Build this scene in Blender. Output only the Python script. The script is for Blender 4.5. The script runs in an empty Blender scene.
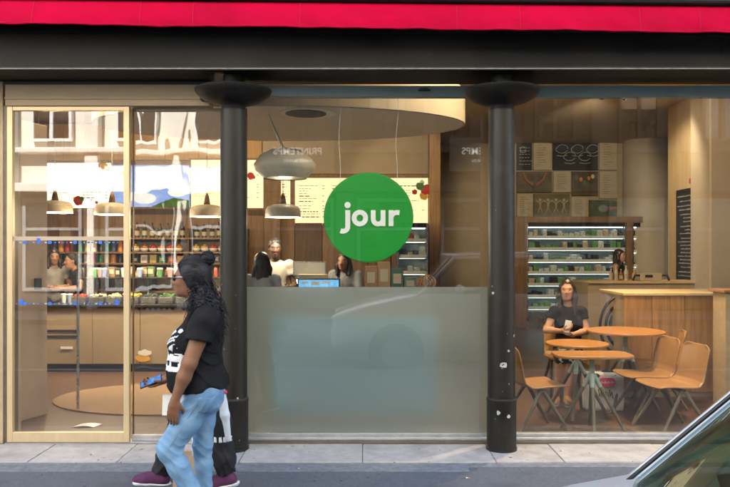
import bpy, bmesh, math, random
import numpy as np
from mathutils import Vector, Matrix

# ------------------------------------------------------------------ camera, world, sun, exposure
S = bpy.context.scene
COL = S.collection
CX, CY, CZ = 0.0, -6.07, 1.65          # camera: standing in the street
FPX = 710.0                            # focal length in photo pixels (photo 730 x 487)
cam_d = bpy.data.cameras.new('camera')
cam_d.sensor_width = 36.0
cam_d.lens = 36.0 * FPX / 730.0
cam_d.shift_y = 6.5 / 730.0
cam_d.clip_start = 0.05
cam_d.clip_end = 500
cam = bpy.data.objects.new('camera', cam_d)
cam.location = (CX, CY, CZ)
cam.rotation_euler = (math.radians(90), 0, 0)
COL.objects.link(cam)
S.camera = cam

SUN_DIR = Vector((0.20, -0.75, -0.64)).normalized()      # way the light travels: over the shop roofs
sun_el = math.asin(-SUN_DIR.z)
sun_az = math.atan2(-SUN_DIR.x, -SUN_DIR.y)              # from +Y towards +X
W = bpy.data.worlds.new('World')
S.world = W
W.use_nodes = True
nt = W.node_tree
sky = nt.nodes.new('ShaderNodeTexSky')
sky.sky_type = 'NISHITA'
sky.sun_disc = False
sky.sun_elevation = sun_el
sky.sun_rotation = sun_az
sky.air_density = 1.0
sky.dust_density = 0.4
sky.ozone_density = 1.6
bg = nt.nodes['Background']
bg.inputs['Strength'].default_value = 0.15
nt.links.new(sky.outputs[0], bg.inputs['Color'])
sun_d = bpy.data.lights.new('sun', 'SUN')
sun_d.energy = 5.0
sun_d.angle = math.radians(0.5)
sun_d.color = (1.0, 0.95, 0.87)
sun = bpy.data.objects.new('sun', sun_d)
sun.rotation_euler = SUN_DIR.to_track_quat('-Z', 'Y').to_euler()
sun.location = (-10, 20, 40)
COL.objects.link(sun)
S.view_settings.view_transform = 'Standard'
S.view_settings.look = 'None'
S.view_settings.gamma = 1.0
S.view_settings.exposure = 2.6
S.render.engine = 'CYCLES'
S.cycles.use_denoising = True
S.cycles.max_bounces = 8
S.cycles.diffuse_bounces = 4
S.cycles.glossy_bounces = 4
S.cycles.transmission_bounces = 6
S.cycles.transparent_max_bounces = 24
S.cycles.sample_clamp_indirect = 4.0
S.cycles.caustics_reflective = False
S.cycles.caustics_refractive = True

random.seed(7)
rnd = random.Random(11)

def P(px, py, d):
    """photo pixel + distance from the camera -> point"""
    return Vector(((px - 365) / FPX * d, CY + d, CZ - (py - 250) / FPX * d))

# ------------------------------------------------------------------ materials
MATS = {}
def M(name, col, rough=0.6, metal=0.0, var=0.15, scale=6.0, stretch=(1, 1, 1), bump=0.0, coat=0.0,
      emit=0.0, ecol=None, spec=0.5, bscale=None, rvar=0.1, col2=None, detail=6.0):
    if name in MATS:
        return MATS[name]
    m = bpy.data.materials.new(name)
    m.use_nodes = True
    n = m.node_tree.nodes
    L = m.node_tree.links
    p = n['Principled BSDF']
    p.inputs['Roughness'].default_value = rough
    p.inputs['Metallic'].default_value = metal
    p.inputs['Specular IOR Level'].default_value = spec
    if coat:
        p.inputs['Coat Weight'].default_value = coat
        p.inputs['Coat Roughness'].default_value = 0.08
    tc = n.new('ShaderNodeTexCoord')
    mp = n.new('ShaderNodeMapping')
    mp.inputs['Scale'].default_value = stretch
    L.new(tc.outputs['Object'], mp.inputs['Vector'])
    no = n.new('ShaderNodeTexNoise')
    no.inputs['Scale'].default_value = scale
    no.inputs['Detail'].default_value = detail
    no.inputs['Roughness'].default_value = 0.62
    L.new(mp.outputs[0], no.inputs['Vector'])
    cr = n.new('ShaderNodeValToRGB')
    cr.color_ramp.elements[0].position = 0.3
    cr.color_ramp.elements[1].position = 0.7
    a = [max(0, c * (1 - var)) for c in col]
    b = [min(1, c * (1 + var)) for c in (col2 or col)]
    cr.color_ramp.elements[0].color = (*a, 1)
    cr.color_ramp.elements[1].color = (*b, 1)
    L.new(no.outputs['Fac'], cr.inputs['Fac'])
    L.new(cr.outputs['Color'], p.inputs['Base Color'])
    if rvar:
        mr = n.new('ShaderNodeMapRange')
        mr.inputs['To Min'].default_value = max(0.02, rough - rvar)
        mr.inputs['To Max'].default_value = min(1, rough + rvar)
        L.new(no.outputs['Fac'], mr.inputs['Value'])
        L.new(mr.outputs[0], p.inputs['Roughness'])
    if bump:
        nb = n.new('ShaderNodeTexNoise')
        nb.inputs['Scale'].default_value = bscale or scale * 6
        nb.inputs['Detail'].default_value = 5
        L.new(mp.outputs[0], nb.inputs['Vector'])
        bp = n.new('ShaderNodeBump')
        bp.inputs['Strength'].default_value = bump
        bp.inputs['Distance'].default_value = 0.01
        L.new(nb.outputs['Fac'], bp.inputs['Height'])
        L.new(bp.outputs[0], p.inputs['Normal'])
    if emit:
        p.inputs['Emission Color'].default_value = (*(ecol or col), 1)
        p.inputs['Emission Strength'].default_value = emit
    MATS[name] = m
    return m

def speckle(m, col, scale, thr, rough=None, soft=0.02):
    """second layer of chips / flecks with a shape of their own"""
    n = m.node_tree.nodes
    L = m.node_tree.links
    p = n['Principled BSDF']
    src = p.inputs['Base Color'].links[0].from_socket
    tc = n.new('ShaderNodeTexCoord')
    no = n.new('ShaderNodeTexNoise')
    no.inputs['Scale'].default_value = scale
    no.inputs['Detail'].default_value = 3
    L.new(tc.outputs['Object'], no.inputs['Vector'])
    cr = n.new('ShaderNodeValToRGB')
    cr.color_ramp.elements[0].position = thr
    cr.color_ramp.elements[1].position = min(1, thr + soft)
    L.new(no.outputs['Fac'], cr.inputs['Fac'])
    mx = n.new('ShaderNodeMix')
    mx.data_type = 'RGBA'
    L.new(cr.outputs['Color'], mx.inputs['Factor'])
    L.new(src, mx.inputs['A'])
    mx.inputs['B'].default_value = (*col, 1)
    L.new(mx.outputs['Result'], p.inputs['Base Color'])
    return m

def glass_mat(name, tint=(0.97, 0.98, 0.97), ior=1.75, wav=0.0, wscale=(3, 3, 1.2), rough=0.0):
    """pane of plate glass: clear, with the mirror image of both faces"""
    m = bpy.data.materials.new(name)
    m.use_nodes = True
    n = m.node_tree.nodes
    L = m.node_tree.links
    n.remove(n['Principled BSDF'])
    out = n['Material Output']
    fr = n.new('ShaderNodeFresnel')
    fr.inputs['IOR'].default_value = ior
    ge = n.new('ShaderNodeNewGeometry')       # same mirror strength from both sides of the pane
    mi = n.new('ShaderNodeMapRange')
    mi.inputs['To Min'].default_value = ior
    mi.inputs['To Max'].default_value = 1.0 / ior
    L.new(ge.outputs['Backfacing'], mi.inputs['Value'])
    L.new(mi.outputs[0], fr.inputs['IOR'])
    tr = n.new('ShaderNodeBsdfTransparent')
    tr.inputs['Color'].default_value = (*tint, 1)
    gl = n.new('ShaderNodeBsdfGlossy')
    gl.inputs['Roughness'].default_value = rough
    mx = n.new('ShaderNodeMixShader')
    L.new(fr.outputs[0], mx.inputs['Fac'])
    L.new(tr.outputs[0], mx.inputs[1])
    L.new(gl.outputs[0], mx.inputs[2])
    L.new(mx.outputs[0], out.inputs['Surface'])
    if wav:
        tc = n.new('ShaderNodeTexCoord')
        mp = n.new('ShaderNodeMapping')
        mp.inputs['Scale'].default_value = wscale
        L.new(tc.outputs['Object'], mp.inputs['Vector'])
        no = n.new('ShaderNodeTexNoise')
        no.inputs['Scale'].default_value = 1.0
        no.inputs['Detail'].default_value = 1.5
        L.new(mp.outputs[0], no.inputs['Vector'])
        bp = n.new('ShaderNodeBump')
        bp.inputs['Strength'].default_value = 1.0
        bp.inputs['Distance'].default_value = wav
        L.new(no.outputs['Fac'], bp.inputs['Height'])
        L.new(bp.outputs[0], gl.inputs['Normal'])
    MATS[name] = m
    return m

def frost_mat(name):
    m = bpy.data.materials.new(name)
    m.use_nodes = True
    n = m.node_tree.nodes
    L = m.node_tree.links
    n.remove(n['Principled BSDF'])
    out = n['Material Output']
    di = n.new('ShaderNodeBsdfDiffuse'); di.inputs['Color'].default_value = (0.47, 0.485, 0.455, 1)
    tl = n.new('ShaderNodeBsdfTranslucent'); tl.inputs['Color'].default_value = (0.74, 0.82, 0.82, 1)
    rf = n.new('ShaderNodeBsdfRefraction'); rf.inputs['Color'].default_value = (0.85, 0.9, 0.88, 1)
    rf.inputs['Roughness'].default_value = 0.5; rf.inputs['IOR'].default_value = 1.25
    a = n.new('ShaderNodeMixShader'); a.inputs['Fac'].default_value = 0.25
    b = n.new('ShaderNodeMixShader'); b.inputs['Fac'].default_value = 0.60
    L.new(di.outputs[0], a.inputs[1]); L.new(tl.outputs[0], a.inputs[2])
    L.new(a.outputs[0], b.inputs[1]); L.new(rf.outputs[0], b.inputs[2])
    L.new(b.outputs[0], out.inputs['Surface'])
    MATS[name] = m
    return m

def wood(name, a, rough=0.45, along='x', var=0.28, sc=2.2):
    st = {'x': (1.2, 14, 14), 'y': (14, 1.2, 14), 'z': (14, 14, 1.2)}[along]
    return M(name, a, rough, var=var, scale=sc, stretch=st, bump=0.08, bscale=sc * 2, detail=8)

# ------------------------------------------------------------------ mesh helpers
class MB:
    def __init__(self):
        self.v = []
        self.f = []
    def add(self, vs, fs):
        o = len(self.v)
        self.v += [tuple(x) for x in vs]
        self.f += [tuple(i + o for i in f) for f in fs]
        return self
    def box(self, x0, x1, y0, y1, z0, z1):
        vs = [(x, y, z) for z in (z0, z1) for y in (y0, y1) for x in (x0, x1)]
        return self.add(vs, [(0, 2, 3, 1), (4, 5, 7, 6), (0, 1, 5, 4), (2, 6, 7, 3), (0, 4, 6, 2), (1, 3, 7, 5)])
    def obox(self, c, ax, ay, az, sx, sy, sz):
        c = Vector(c); ax = Vector(ax).normalized() * sx / 2; ay = Vector(ay).normalized() * sy / 2; az = Vector(az).normalized() * sz / 2
        vs = [c + i * ax + j * ay + k * az for k in (-1, 1) for j in (-1, 1) for i in (-1, 1)]
        return self.add(vs, [(0, 2, 3, 1), (4, 5, 7, 6), (0, 1, 5, 4), (2, 6, 7, 3), (0, 4, 6, 2), (1, 3, 7, 5)])
    def lathe(self, prof, c=(0, 0, 0), n=24, axis='z', caps=True, sx=1.0, sy=1.0):
        """prof: list of (r, h)"""
        vs = []
        for r, h in prof:
            for i in range(n):
                a = 2 * math.pi * i / n
                q = (r * math.cos(a) * sx, r * math.sin(a) * sy, h)
                if axis == 'y': q = (q[0], q[2], q[1])
                if axis == 'x': q = (q[2], q[0], q[1])
                vs.append((q[0] + c[0], q[1] + c[1], q[2] + c[2]))
        fs = []
        for k in range(len(prof) - 1):
            for i in range(n):
                j = (i + 1) % n
                fs.append((k * n + i, k * n + j, (k + 1) * n + j, (k + 1) * n + i))
        if caps:
            fs.append(tuple(reversed(range(n))))
            fs.append(tuple(range((len(prof) - 1) * n, len(prof) * n)))
        return self.add(vs, fs)
    def tube(self, pts, r, n=8, caps=True, closed=False):
        pts = [Vector(p) for p in pts]
        rs = r if isinstance(r, (list, tuple)) else [r] * len(pts)
        vs = []
        up = None
        for i, p in enumerate(pts):
            if closed:
                t = pts[(i + 1) % len(pts)] - pts[i - 1]
            else:
                t = pts[min(i + 1, len(pts) - 1)] - pts[max(i - 1, 0)]
            t.normalize()
            if up is None:
                up = Vector((0, 0, 1)) if abs(t.z) < 0.9 else Vector((1, 0, 0))
            a = t.cross(up)
            if a.length < 1e-5: a = t.orthogonal()
            a.normalize()
            b = a.cross(t).normalized()
            up = b
            for k in range(n):
                th = 2 * math.pi * k / n
                vs.append(p + (a * math.cos(th) + b * math.sin(th)) * rs[i])
        fs = []
        m = len(pts)
        for i in range(m if closed else m - 1):
            i2 = (i + 1) % m
            for k in range(n):
                k2 = (k + 1) % n
                fs.append((i * n + k, i * n + k2, i2 * n + k2, i2 * n + k))
        if caps and not closed:
            fs.append(tuple(reversed(range(n))))
            fs.append(tuple(range((m - 1) * n, m * n)))
        return self.add(vs, fs)
    def prism(self, poly, d0, d1, plane='xz'):
        """extrude a 2D polygon; plane xz -> along y, xy -> along z, yz -> along x"""
        def q(a, b, d):
            return {'xz': (a, d, b), 'xy': (a, b, d), 'yz': (d, a, b)}[plane]
        n = len(poly)
        vs = [q(a, b, d0) for a, b in poly] + [q(a, b, d1) for a, b in poly]
        fs = [tuple(range(n)), tuple(reversed(range(n, 2 * n)))]
        fs += [(i, (i + 1) % n, n + (i + 1) % n, n + i) for i in range(n)]
        return self.add(vs, fs)
    def grid(self, fn, nu, nv, thick=None):
        """fn(u,v)->(x,y,z), optional thickness vector"""
        vs = [Vector(fn(i / nu, j / nv)) for j in range(nv + 1) for i in range(nu + 1)]
        w = nu + 1
        fs = [(j * w + i, j * w + i + 1, (j + 1) * w + i + 1, (j + 1) * w + i) for j in range(nv) for i in range(nu)]
        if thick is None:
            return self.add(vs, fs)
        # normals
        N = [Vector((0, 0, 0)) for _ in vs]
        for f in fs:
            nn = (vs[f[1]] - vs[f[0]]).cross(vs[f[3]] - vs[f[0]])
            for i in f: N[i] += nn
        N = [x.normalized() if x.length > 1e-9 else Vector((0, 0, 1)) for x in N]
        k = len(vs)
        vs2 = vs + [v - n_ * thick for v, n_ in zip(vs, N)]
        fs2 = fs + [tuple(i + k for i in reversed(f)) for f in fs]
        rim = [i for i in range(w)] + [j * w + nu for j in range(1, nv + 1)] + [nv * w + i for i in range(nu - 1, -1, -1)] + [j * w for j in range(nv - 1, 0, -1)]
        for i in range(len(rim)):
            a, b = rim[i], rim[(i + 1) % len(rim)]
            fs2.append((b, a, a + k, b + k))
        return self.add(vs2, fs2)
    def ball(self, c, r, nu=12, nv=8):
        rx, ry, rz = r if isinstance(r, (tuple, list)) else (r, r, r)
        vs = [(c[0], c[1], c[2] + rz)]
        for j in range(1, nv):
            t = math.pi * j / nv
            for i in range(nu):
                a = 2 * math.pi * i / nu
                vs.append((c[0] + rx * math.sin(t) * math.cos(a), c[1] + ry * math.sin(t) * math.sin(a), c[2] + rz * math.cos(t)))
        vs.append((c[0], c[1], c[2] - rz))
        fs = [(0, 1 + i, 1 + (i + 1) % nu) for i in range(nu)]
        for j in range(nv - 2):
            for i in range(nu):
                a = 1 + j * nu + i; b = 1 + j * nu + (i + 1) % nu
                fs.append((a, a + nu, b + nu, b))
        last = len(vs) - 1
        fs += [(last, 1 + (nv - 2) * nu + (i + 1) % nu, 1 + (nv - 2) * nu + i) for i in range(nu)]
        return self.add(vs, fs)
    def mesh(self, name, smooth=False):
        me = bpy.data.meshes.new(name)
        me.from_pydata(self.v, [], self.f)
        bm = bmesh.new(); bm.from_mesh(me)
        bmesh.ops.recalc_face_normals(bm, faces=bm.faces)
        bm.to_mesh(me); bm.free()
        if smooth:
            me.shade_smooth()
        return me
    def build(self, name, mat, parent=None, smooth=False, bev=0.0, local=False, auto=None):
        o = bpy.data.objects.new(name, self.mesh(name, smooth))
        return link(o, mat, parent, bev, local, auto)

def link(o, mat, parent=None, bev=0.0, local=False, auto=None):
    COL.objects.link(o)
    if mat is not None:
        o.data.materials.append(MATS[mat] if isinstance(mat, str) else mat)
    if parent is not None:
        o.parent = parent
        if not local and parent.type == 'EMPTY':
            o.matrix_parent_inverse = Matrix.Translation(-parent.location)
    if bev:
        md = o.modifiers.new('bevel', 'BEVEL')
        md.width = bev
        md.segments = 2
        md.limit_method = 'ANGLE'
        md.angle_limit = math.radians(40)
        md.harden_normals = False
    if auto:
        o.data.shade_smooth()
        o.data.set_sharp_from_angle(angle=math.radians(auto))
    return o

def thing(name, label, cat, loc=(0, 0, 0), rz=0.0, group=None):
    o = bpy.data.objects.new(name, None)
    o.empty_display_size = 0.1
    COL.objects.link(o)
    o.location = loc
    o.rotation_euler = (0, 0, rz)
    tag(o, label, cat, group)
    return o

def tag(o, label=None, cat=None, group=None, kind=None):
    if label: o['label'] = label
    if cat: o['category'] = cat
    if group: o['group'] = group
    if kind: o['kind'] = kind
    return o

def struct(o):
    o['kind'] = 'structure'
    return o

def copy_tree(o, parent=None):
    c = o.copy()
    COL.objects.link(c)
    if parent is not None:
        c.parent = parent
    for ch in [x for x in bpy.data.objects if x.parent == o]:
        copy_tree(ch, c)
    return c

def text_mesh(name, txt, size, mat, parent, loc, rot, extrude=0.004, align='CENTER', bold=0.0, local=False):
    cu = bpy.data.curves.new(name, 'FONT')
    cu.body = txt
    cu.size = size
    cu.extrude = extrude
    cu.offset = bold
    cu.align_x = align
    cu.resolution_u = 3
    tmp = bpy.data.objects.new(name + '_tmp', cu)
    me = bpy.data.meshes.new_from_object(tmp)
    bpy.data.objects.remove(tmp)
    me.transform(Matrix.Translation(loc) @ Matrix.Rotation(rot[2], 4, 'Z') @ Matrix.Rotation(rot[0], 4, 'X'))
    me.name = name
    o = bpy.data.objects.new(name, me)
    return link(o, mat, parent, local=local)

ORD = ['first', 'second', 'third', 'fourth', 'fifth', 'sixth', 'seventh', 'eighth', 'ninth', 'tenth', 'eleventh', 'twelfth',
       'thirteenth', 'fourteenth', 'fifteenth', 'sixteenth']

def rrect(cx, cy, w, h, r, n=6):
    pts = []
    for (sx, sy, a0) in ((1, 1, 0), (-1, 1, 90), (-1, -1, 180), (1, -1, 270)):
        for k in range(n + 1):
            a = math.radians(a0 + 90 * k / n)
            pts.append((cx + sx * (w / 2 - r) + r * math.cos(a), cy + sy * (h / 2 - r) + r * math.sin(a)))
    return pts

# ------------------------------------------------------------------ shared materials
M('asphalt', (0.075, 0.080, 0.090), 0.9, var=0.35, scale=90, bump=0.5, bscale=220, rvar=0.05)
M('pavement_asphalt', (0.088, 0.102, 0.130), 0.85, var=0.25, scale=40, bump=0.35, bscale=260, rvar=0.08)
speckle(MATS['pavement_asphalt'], (0.13, 0.15, 0.19), 130, 0.60)
speckle(MATS['pavement_asphalt'], (0.062, 0.074, 0.098), 2.3, 0.56, soft=0.16)
speckle(MATS['pavement_asphalt'], (0.03, 0.035, 0.045), 15, 0.70)
M('concrete_strip', (0.155, 0.175, 0.205), 0.85, var=0.3, scale=18, bump=0.3, bscale=120)
M('threshold_stone', (0.40, 0.385, 0.38), 0.7, var=0.16, scale=9, bump=0.15, bscale=90)
M('threshold_stone_dark', (0.36, 0.35, 0.35), 0.7, var=0.2, scale=7, bump=0.15, bscale=90)
speckle(MATS['threshold_stone'], (0.29, 0.28, 0.285), 3.0, 0.52, soft=0.2)
speckle(MATS['threshold_stone'], (0.10, 0.095, 0.09), 19, 0.69)
speckle(MATS['threshold_stone_dark'], (0.27, 0.26, 0.265), 4.0, 0.50, soft=0.2)
speckle(MATS['threshold_stone_dark'], (0.10, 0.095, 0.09), 17, 0.68)
M('granite', (0.30, 0.30, 0.30), 0.75, var=0.25, scale=60, bump=0.2)
M('charcoal_paint', (0.008, 0.0075, 0.007), 0.55, var=0.45, scale=2.2, stretch=(1, 3, 3), bump=0.06, bscale=30, spec=0.25)
speckle(MATS['charcoal_paint'], (0.020, 0.018, 0.016), 1.7, 0.5, soft=0.3)
M('column_paint', (0.0145, 0.0120, 0.0085), 0.45, var=0.25, scale=4, stretch=(3, 3, 1), bump=0.06, bscale=40, spec=0.35)
speckle(MATS['column_paint'], (0.022, 0.020, 0.018), 6, 0.55, soft=0.15)
speckle(MATS['column_paint'], (0.22, 0.22, 0.22), 26, 0.755)
M('worn_edge', (0.16, 0.15, 0.13), 0.5, var=0.5, scale=14, stretch=(1, 8, 8))
M('awning_red', (0.42, 0.0004, 0.030), 0.85, var=0.10, scale=3, stretch=(1, 1, 2.5), bump=0.45, bscale=9, spec=0.08)
speckle(MATS['awning_red'], (0.35, 0.001, 0.026), 1.6, 0.52, soft=0.2)
M('awning_seam', (0.42, 0.01, 0.04), 0.8)
M('champagne_metal', (0.64, 0.50, 0.30), 0.38, metal=0.35, var=0.06, scale=4, stretch=(6, 6, 1))
M('dark_gasket', (0.03, 0.028, 0.025), 0.6)
M('header_tan', (0.40, 0.30, 0.185), 0.5, var=0.08, scale=3, stretch=(1, 4, 4))
M('teal_reflection_metal', (0.17, 0.235, 0.25), 0.35, metal=0.2, var=0.1)  # teal reflection on the top rails put into their base colour
M('alu_sill', (0.46, 0.46, 0.47), 0.4, metal=0.6, var=0.15, scale=12)
M('bronze_sill', (0.16, 0.13, 0.10), 0.45, metal=0.4, var=0.2, scale=12)
M('wall_tan', (0.42, 0.32, 0.20), 0.7, var=0.1, scale=3)
M('taupe_wall', (0.44, 0.355, 0.24), 0.75, var=0.08, scale=1.5)
M('taupe_dark', (0.22, 0.175, 0.115), 0.75, var=0.1, scale=1.5)
M('grey_beige', (0.46, 0.39, 0.30), 0.55, var=0.05, scale=2)
M('cream_panel', (0.62, 0.52, 0.36), 0.5, var=0.06, scale=3)
M('pale_wood_panel', (0.62, 0.47, 0.27), 0.5, var=0.12, scale=2, stretch=(10, 10, 1), bump=0.04)
M('ceiling_taupe', (0.56, 0.46, 0.32), 0.8, var=0.06, scale=1.2)
wood('floor_wood', (0.085, 0.044, 0.022), 0.42, 'x')
wood('oak', (0.50, 0.30, 0.12), 0.42, 'x', 0.22)
wood('oak_upright', (0.46, 0.27, 0.11), 0.45, 'z', 0.25)
wood('brown_panel', (0.24, 0.135, 0.06), 0.5, 'z', 0.3)
wood('dark_brown_panel', (0.115, 0.062, 0.03), 0.5, 'z', 0.3)
wood('orange_panel', (0.52, 0.30, 0.11), 0.5, 'z', 0.15)
wood('table_wood', (0.36, 0.160, 0.042), 0.36, 'x', 0.2, 3)
M('shell_ply', (0.32, 0.165, 0.055), 0.40, var=0.10, scale=2.5, stretch=(1.2, 22, 1.2), detail=5)
wood('leg_green_wood', (0.125, 0.095, 0.050), 0.5, 'z', 0.2, 3)
M('pale_green_metal', (0.27, 0.34, 0.30), 0.42, var=0.08)
M('coir', (0.24, 0.155, 0.085), 0.95, var=0.2, scale=60, bump=0.4)
M('white_stone', (0.74, 0.70, 0.62), 0.8, var=0.08, scale=2, bump=0.05)
M('cream_stone', (0.58, 0.52, 0.43), 0.8, var=0.12, scale=1.5, bump=0.05)
M('zinc', (0.30, 0.32, 0.34), 0.5, metal=0.3)
M('shutter_white', (0.72, 0.72, 0.70), 0.6, var=0.05)
M('street_window', (0.02, 0.022, 0.025), 0.06, var=0.2, spec=0.8)
M('black_plastic', (0.018, 0.018, 0.018), 0.45, var=0.2)
M('black_metal', (0.02, 0.02, 0.02), 0.35, metal=0.3, var=0.2)
M('steel', (0.50, 0.51, 0.52), 0.28, metal=0.9, var=0.1, scale=10)
M('white_plastic', (0.75, 0.74, 0.70), 0.4, var=0.05)
M('white_enamel', (0.72, 0.70, 0.64), 0.35, var=0.05)
M('taupe_shade', (0.52, 0.48, 0.40), 0.4, var=0.08)
M('chalkboard', (0.022, 0.022, 0.022), 0.8, var=0.35, scale=4)
M('chalk', (0.55, 0.55, 0.52), 0.9)
M('paper_cream', (0.50, 0.43, 0.30), 0.8, var=0.06)
M('ink', (0.09, 0.075, 0.055), 0.7)
M('brand_green', (0.014, 0.30, 0.036), 0.35, var=0.04, scale=3)
M('sign_white', (0.86, 0.87, 0.85), 0.35, var=0.02)
M('added_glow_letters', (0.8, 0.8, 0.75), 0.5, var=0.02, emit=0.22, ecol=(1, 0.95, 0.85))  # glow added so the mirrored lettering shows up in the glass
M('band_tan', (0.46, 0.37, 0.28), 0.6, var=0.05)
M('wire', (0.60, 0.58, 0.54), 0.4, metal=0.3)
M('decal_blue', (0.03, 0.13, 0.55), 0.5)
M('decal_white', (0.42, 0.42, 0.42), 0.6)
M('teal_vinyl', (0.035, 0.46, 0.72), 0.5, var=0.12)
glass_mat('shop_glass', (0.93, 0.95, 0.93), 2.15, wav=0.0008, wscale=(0.8, 0.8, 0.5))
glass_mat('door_glass', (0.95, 0.96, 0.95), 2.35, wav=0.0010, wscale=(1.0, 1.0, 0.6))
glass_mat('wavy_glass', (0.94, 0.95, 0.93), 2.35, wav=0.0050, wscale=(3.4, 3.4, 1.2))
glass_mat('case_glass', (0.95, 0.97, 0.96), 1.5)
frost_mat('frosted_film')

# ------------------------------------------------------------------ ground and street
GX0, GX1 = -60, 60
road = struct(MB().box(GX0, GX1, -60, -3.80, -0.45, -0.13).build('road', 'asphalt'))
pav = struct(MB().box(GX0, GX1, -3.66, -0.66, -0.4, -0.008).build('pavement', 'pavement_asphalt'))
strip = struct(MB().box(-9, P(467, 465, 5.45).x, -0.76, -0.56, -0.3, -0.003).build('paved_edge', 'concrete_strip', bev=0.003))
kerb = bpy.data.objects.new('kerb', None); COL.objects.link(kerb); struct(kerb)
x = -12.0
while x < 12:
    w = 1.0
    MB().box(x + 0.004, x + w - 0.004, -3.80, -3.66, -0.4, 0.0).build('kerb_stone', 'granite', kerb, bev=0.012)
    x += w
far_pav = struct(MB().box(GX0, GX1, -13.2, -10.8, -0.4, -0.002).build('far_pavement', 'pavement_asphalt'))
thr = bpy.data.objects.new('stone_threshold', None); COL.objects.link(thr); struct(thr)
edges = [-9, -7.6, -6.2, -4.9, -3.75, -2.62, -1.93, -0.98, -0.02, 1.02, 1.55, 2.42, 3.4, 4.6, 6.0, 7.5]
for i in range(len(edges) - 1):
    MB().box(edges[i] + 0.003, edges[i + 1] - 0.003, -0.557, -0.055, -0.3, 0.006 + 0.003 * (i % 3 == 1)).build(
        'paving_slab', 'threshold_stone' if i % 3 else 'threshold_stone_dark', thr, bev=0.004)
MB().box(-9, 8, -0.66, -0.05, -0.3, -0.004).build('joint_bed', 'concrete_strip', thr)

# ------------------------------------------------------------------ shop building mass and neighbours
def facade_windows(root, x0, x1, z0, zs, dy, y, mat='street_window', step=2.6):
    k = 0
    for z in zs:
        xx = x0 + 1.2
        while xx < x1 - 1.2:
            f = MB()
            f.box(xx - 0.62, xx - 0.55, y - dy, y + 0.02, z, z + 2.0).box(xx + 0.55, xx + 0.62, y - dy, y + 0.02, z, z + 2.0)
            f.box(xx - 0.55, xx + 0.55, y - dy, y + 0.02, z + 1.93, z + 2.0).box(xx - 0.55, xx + 0.55, y - dy, y + 0.02, z, z + 0.07)
            w = f.build('window', 'shutter_white', root)
            MB().box(xx - 0.55, xx + 0.55, y - dy * 0.4, y + 0.01, z + 0.07, z + 1.93).build('pane', mat, w)
            xx += step
            k += 1
sb = thing('shop_building', 'tall pale stone building standing over the shop front', 'building', (3, 5, 4.1))
MB().box(-7.5, 14, -0.05, 12, 4.1, 18.3).build('wall', 'cream_stone', sb)  # unseen storeys, height set so sun reaches the upper facade opposite
facade_windows(sb, -7.5, 14, 0, (5.2, 8.4), 0.06, -0.06)
MB().box(-7.6, 14.1, -0.35, -0.06, 7.6, 7.9).build('cornice', 'white_stone', sb)
nb = thing('neighbour_building', 'unseen low stone building left of the doors, shaped to let the sun over', 'building', (-18, 5, 0))
MB().box(-30, -7.62, -0.02, 12, 0, 12).build('wall', 'cream_stone', nb)  # out of view, made low so sun passes over to the facade opposite
facade_windows(nb, -30, -7.62, 0, (1.0, 4.6, 8.0), 0.06, -0.03)
jw = thing('facade_pier', 'tan plastered wall at the left edge of the shop doors', 'wall', (-5.3, 0, 0))
MB().box(-7.5, -3.085, -0.02, 0.3, 0, 3.09).build('pier_face', 'wall_tan', jw, bev=0.004)
MB().box(-3.085, -3.062, -0.01, 0.2, 0, 2.88).build('edge_trim', 'bronze_sill', jw)
b = MB().box(-3.20, -3.125, -0.035, -0.019, 1.02, 1.14).build('intercom', 'steel', jw, bev=0.004)
rw = thing('facade_pier', 'pale stone pier right of the shop window', 'wall', (9, 0, 0))
MB().box(4.3, 14, -0.04, 0.3, 0, 3.09).build('pier_face', 'cream_stone', rw)

# ------------------------------------------------------------------ building across the street (seen mirrored in the glass)
ob = thing('opposite_building', 'white stone building across the street, mirrored in the shop glass', 'building', (-2, -13.6, 0))
OY = -13.6
MB().box(-40, 40, -24, OY - 0.35, 0, 21).build('wall', 'white_stone', ob)
M('dimmed_facade', (0.055, 0.05, 0.045), 0.5, var=0.15)  # dark colour added to weaken this facade's mirror image in the shop glass
MB().box(-40, -3.31, OY - 0.349, OY - 0.30, 0, 3.24).build('dimming_sheet', 'dimmed_facade', ob)
MB().box(-3.3, 40, OY - 0.349, OY - 0.30, 0, 6.7).build('dimming_sheet', 'dimmed_facade', ob)  # sheet added over the white wall to cut the reflected veil
zled = [(3.25, 3.5, 0.42), (4.35, 4.5, 0.25), (7.4, 7.7, 0.5), (11, 11.2, 0.3), (20.6, 21, 0.5)]
for z0, z1, pr in zled:
    if z1 < 5: MB().box(-3.3, 40, OY - 0.35, OY + pr - 0.2, z0, z1).build('ledge', 'dimmed_facade', ob, bev=0.03)
    MB().box(-40, -3.3 if z1 < 5 else 40, OY - 0.35, OY + pr - 0.2, z0, z1).build('ledge', 'white_stone', ob, bev=0.03)
bw = 2.35
k = 0
xx = -17.0
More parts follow.
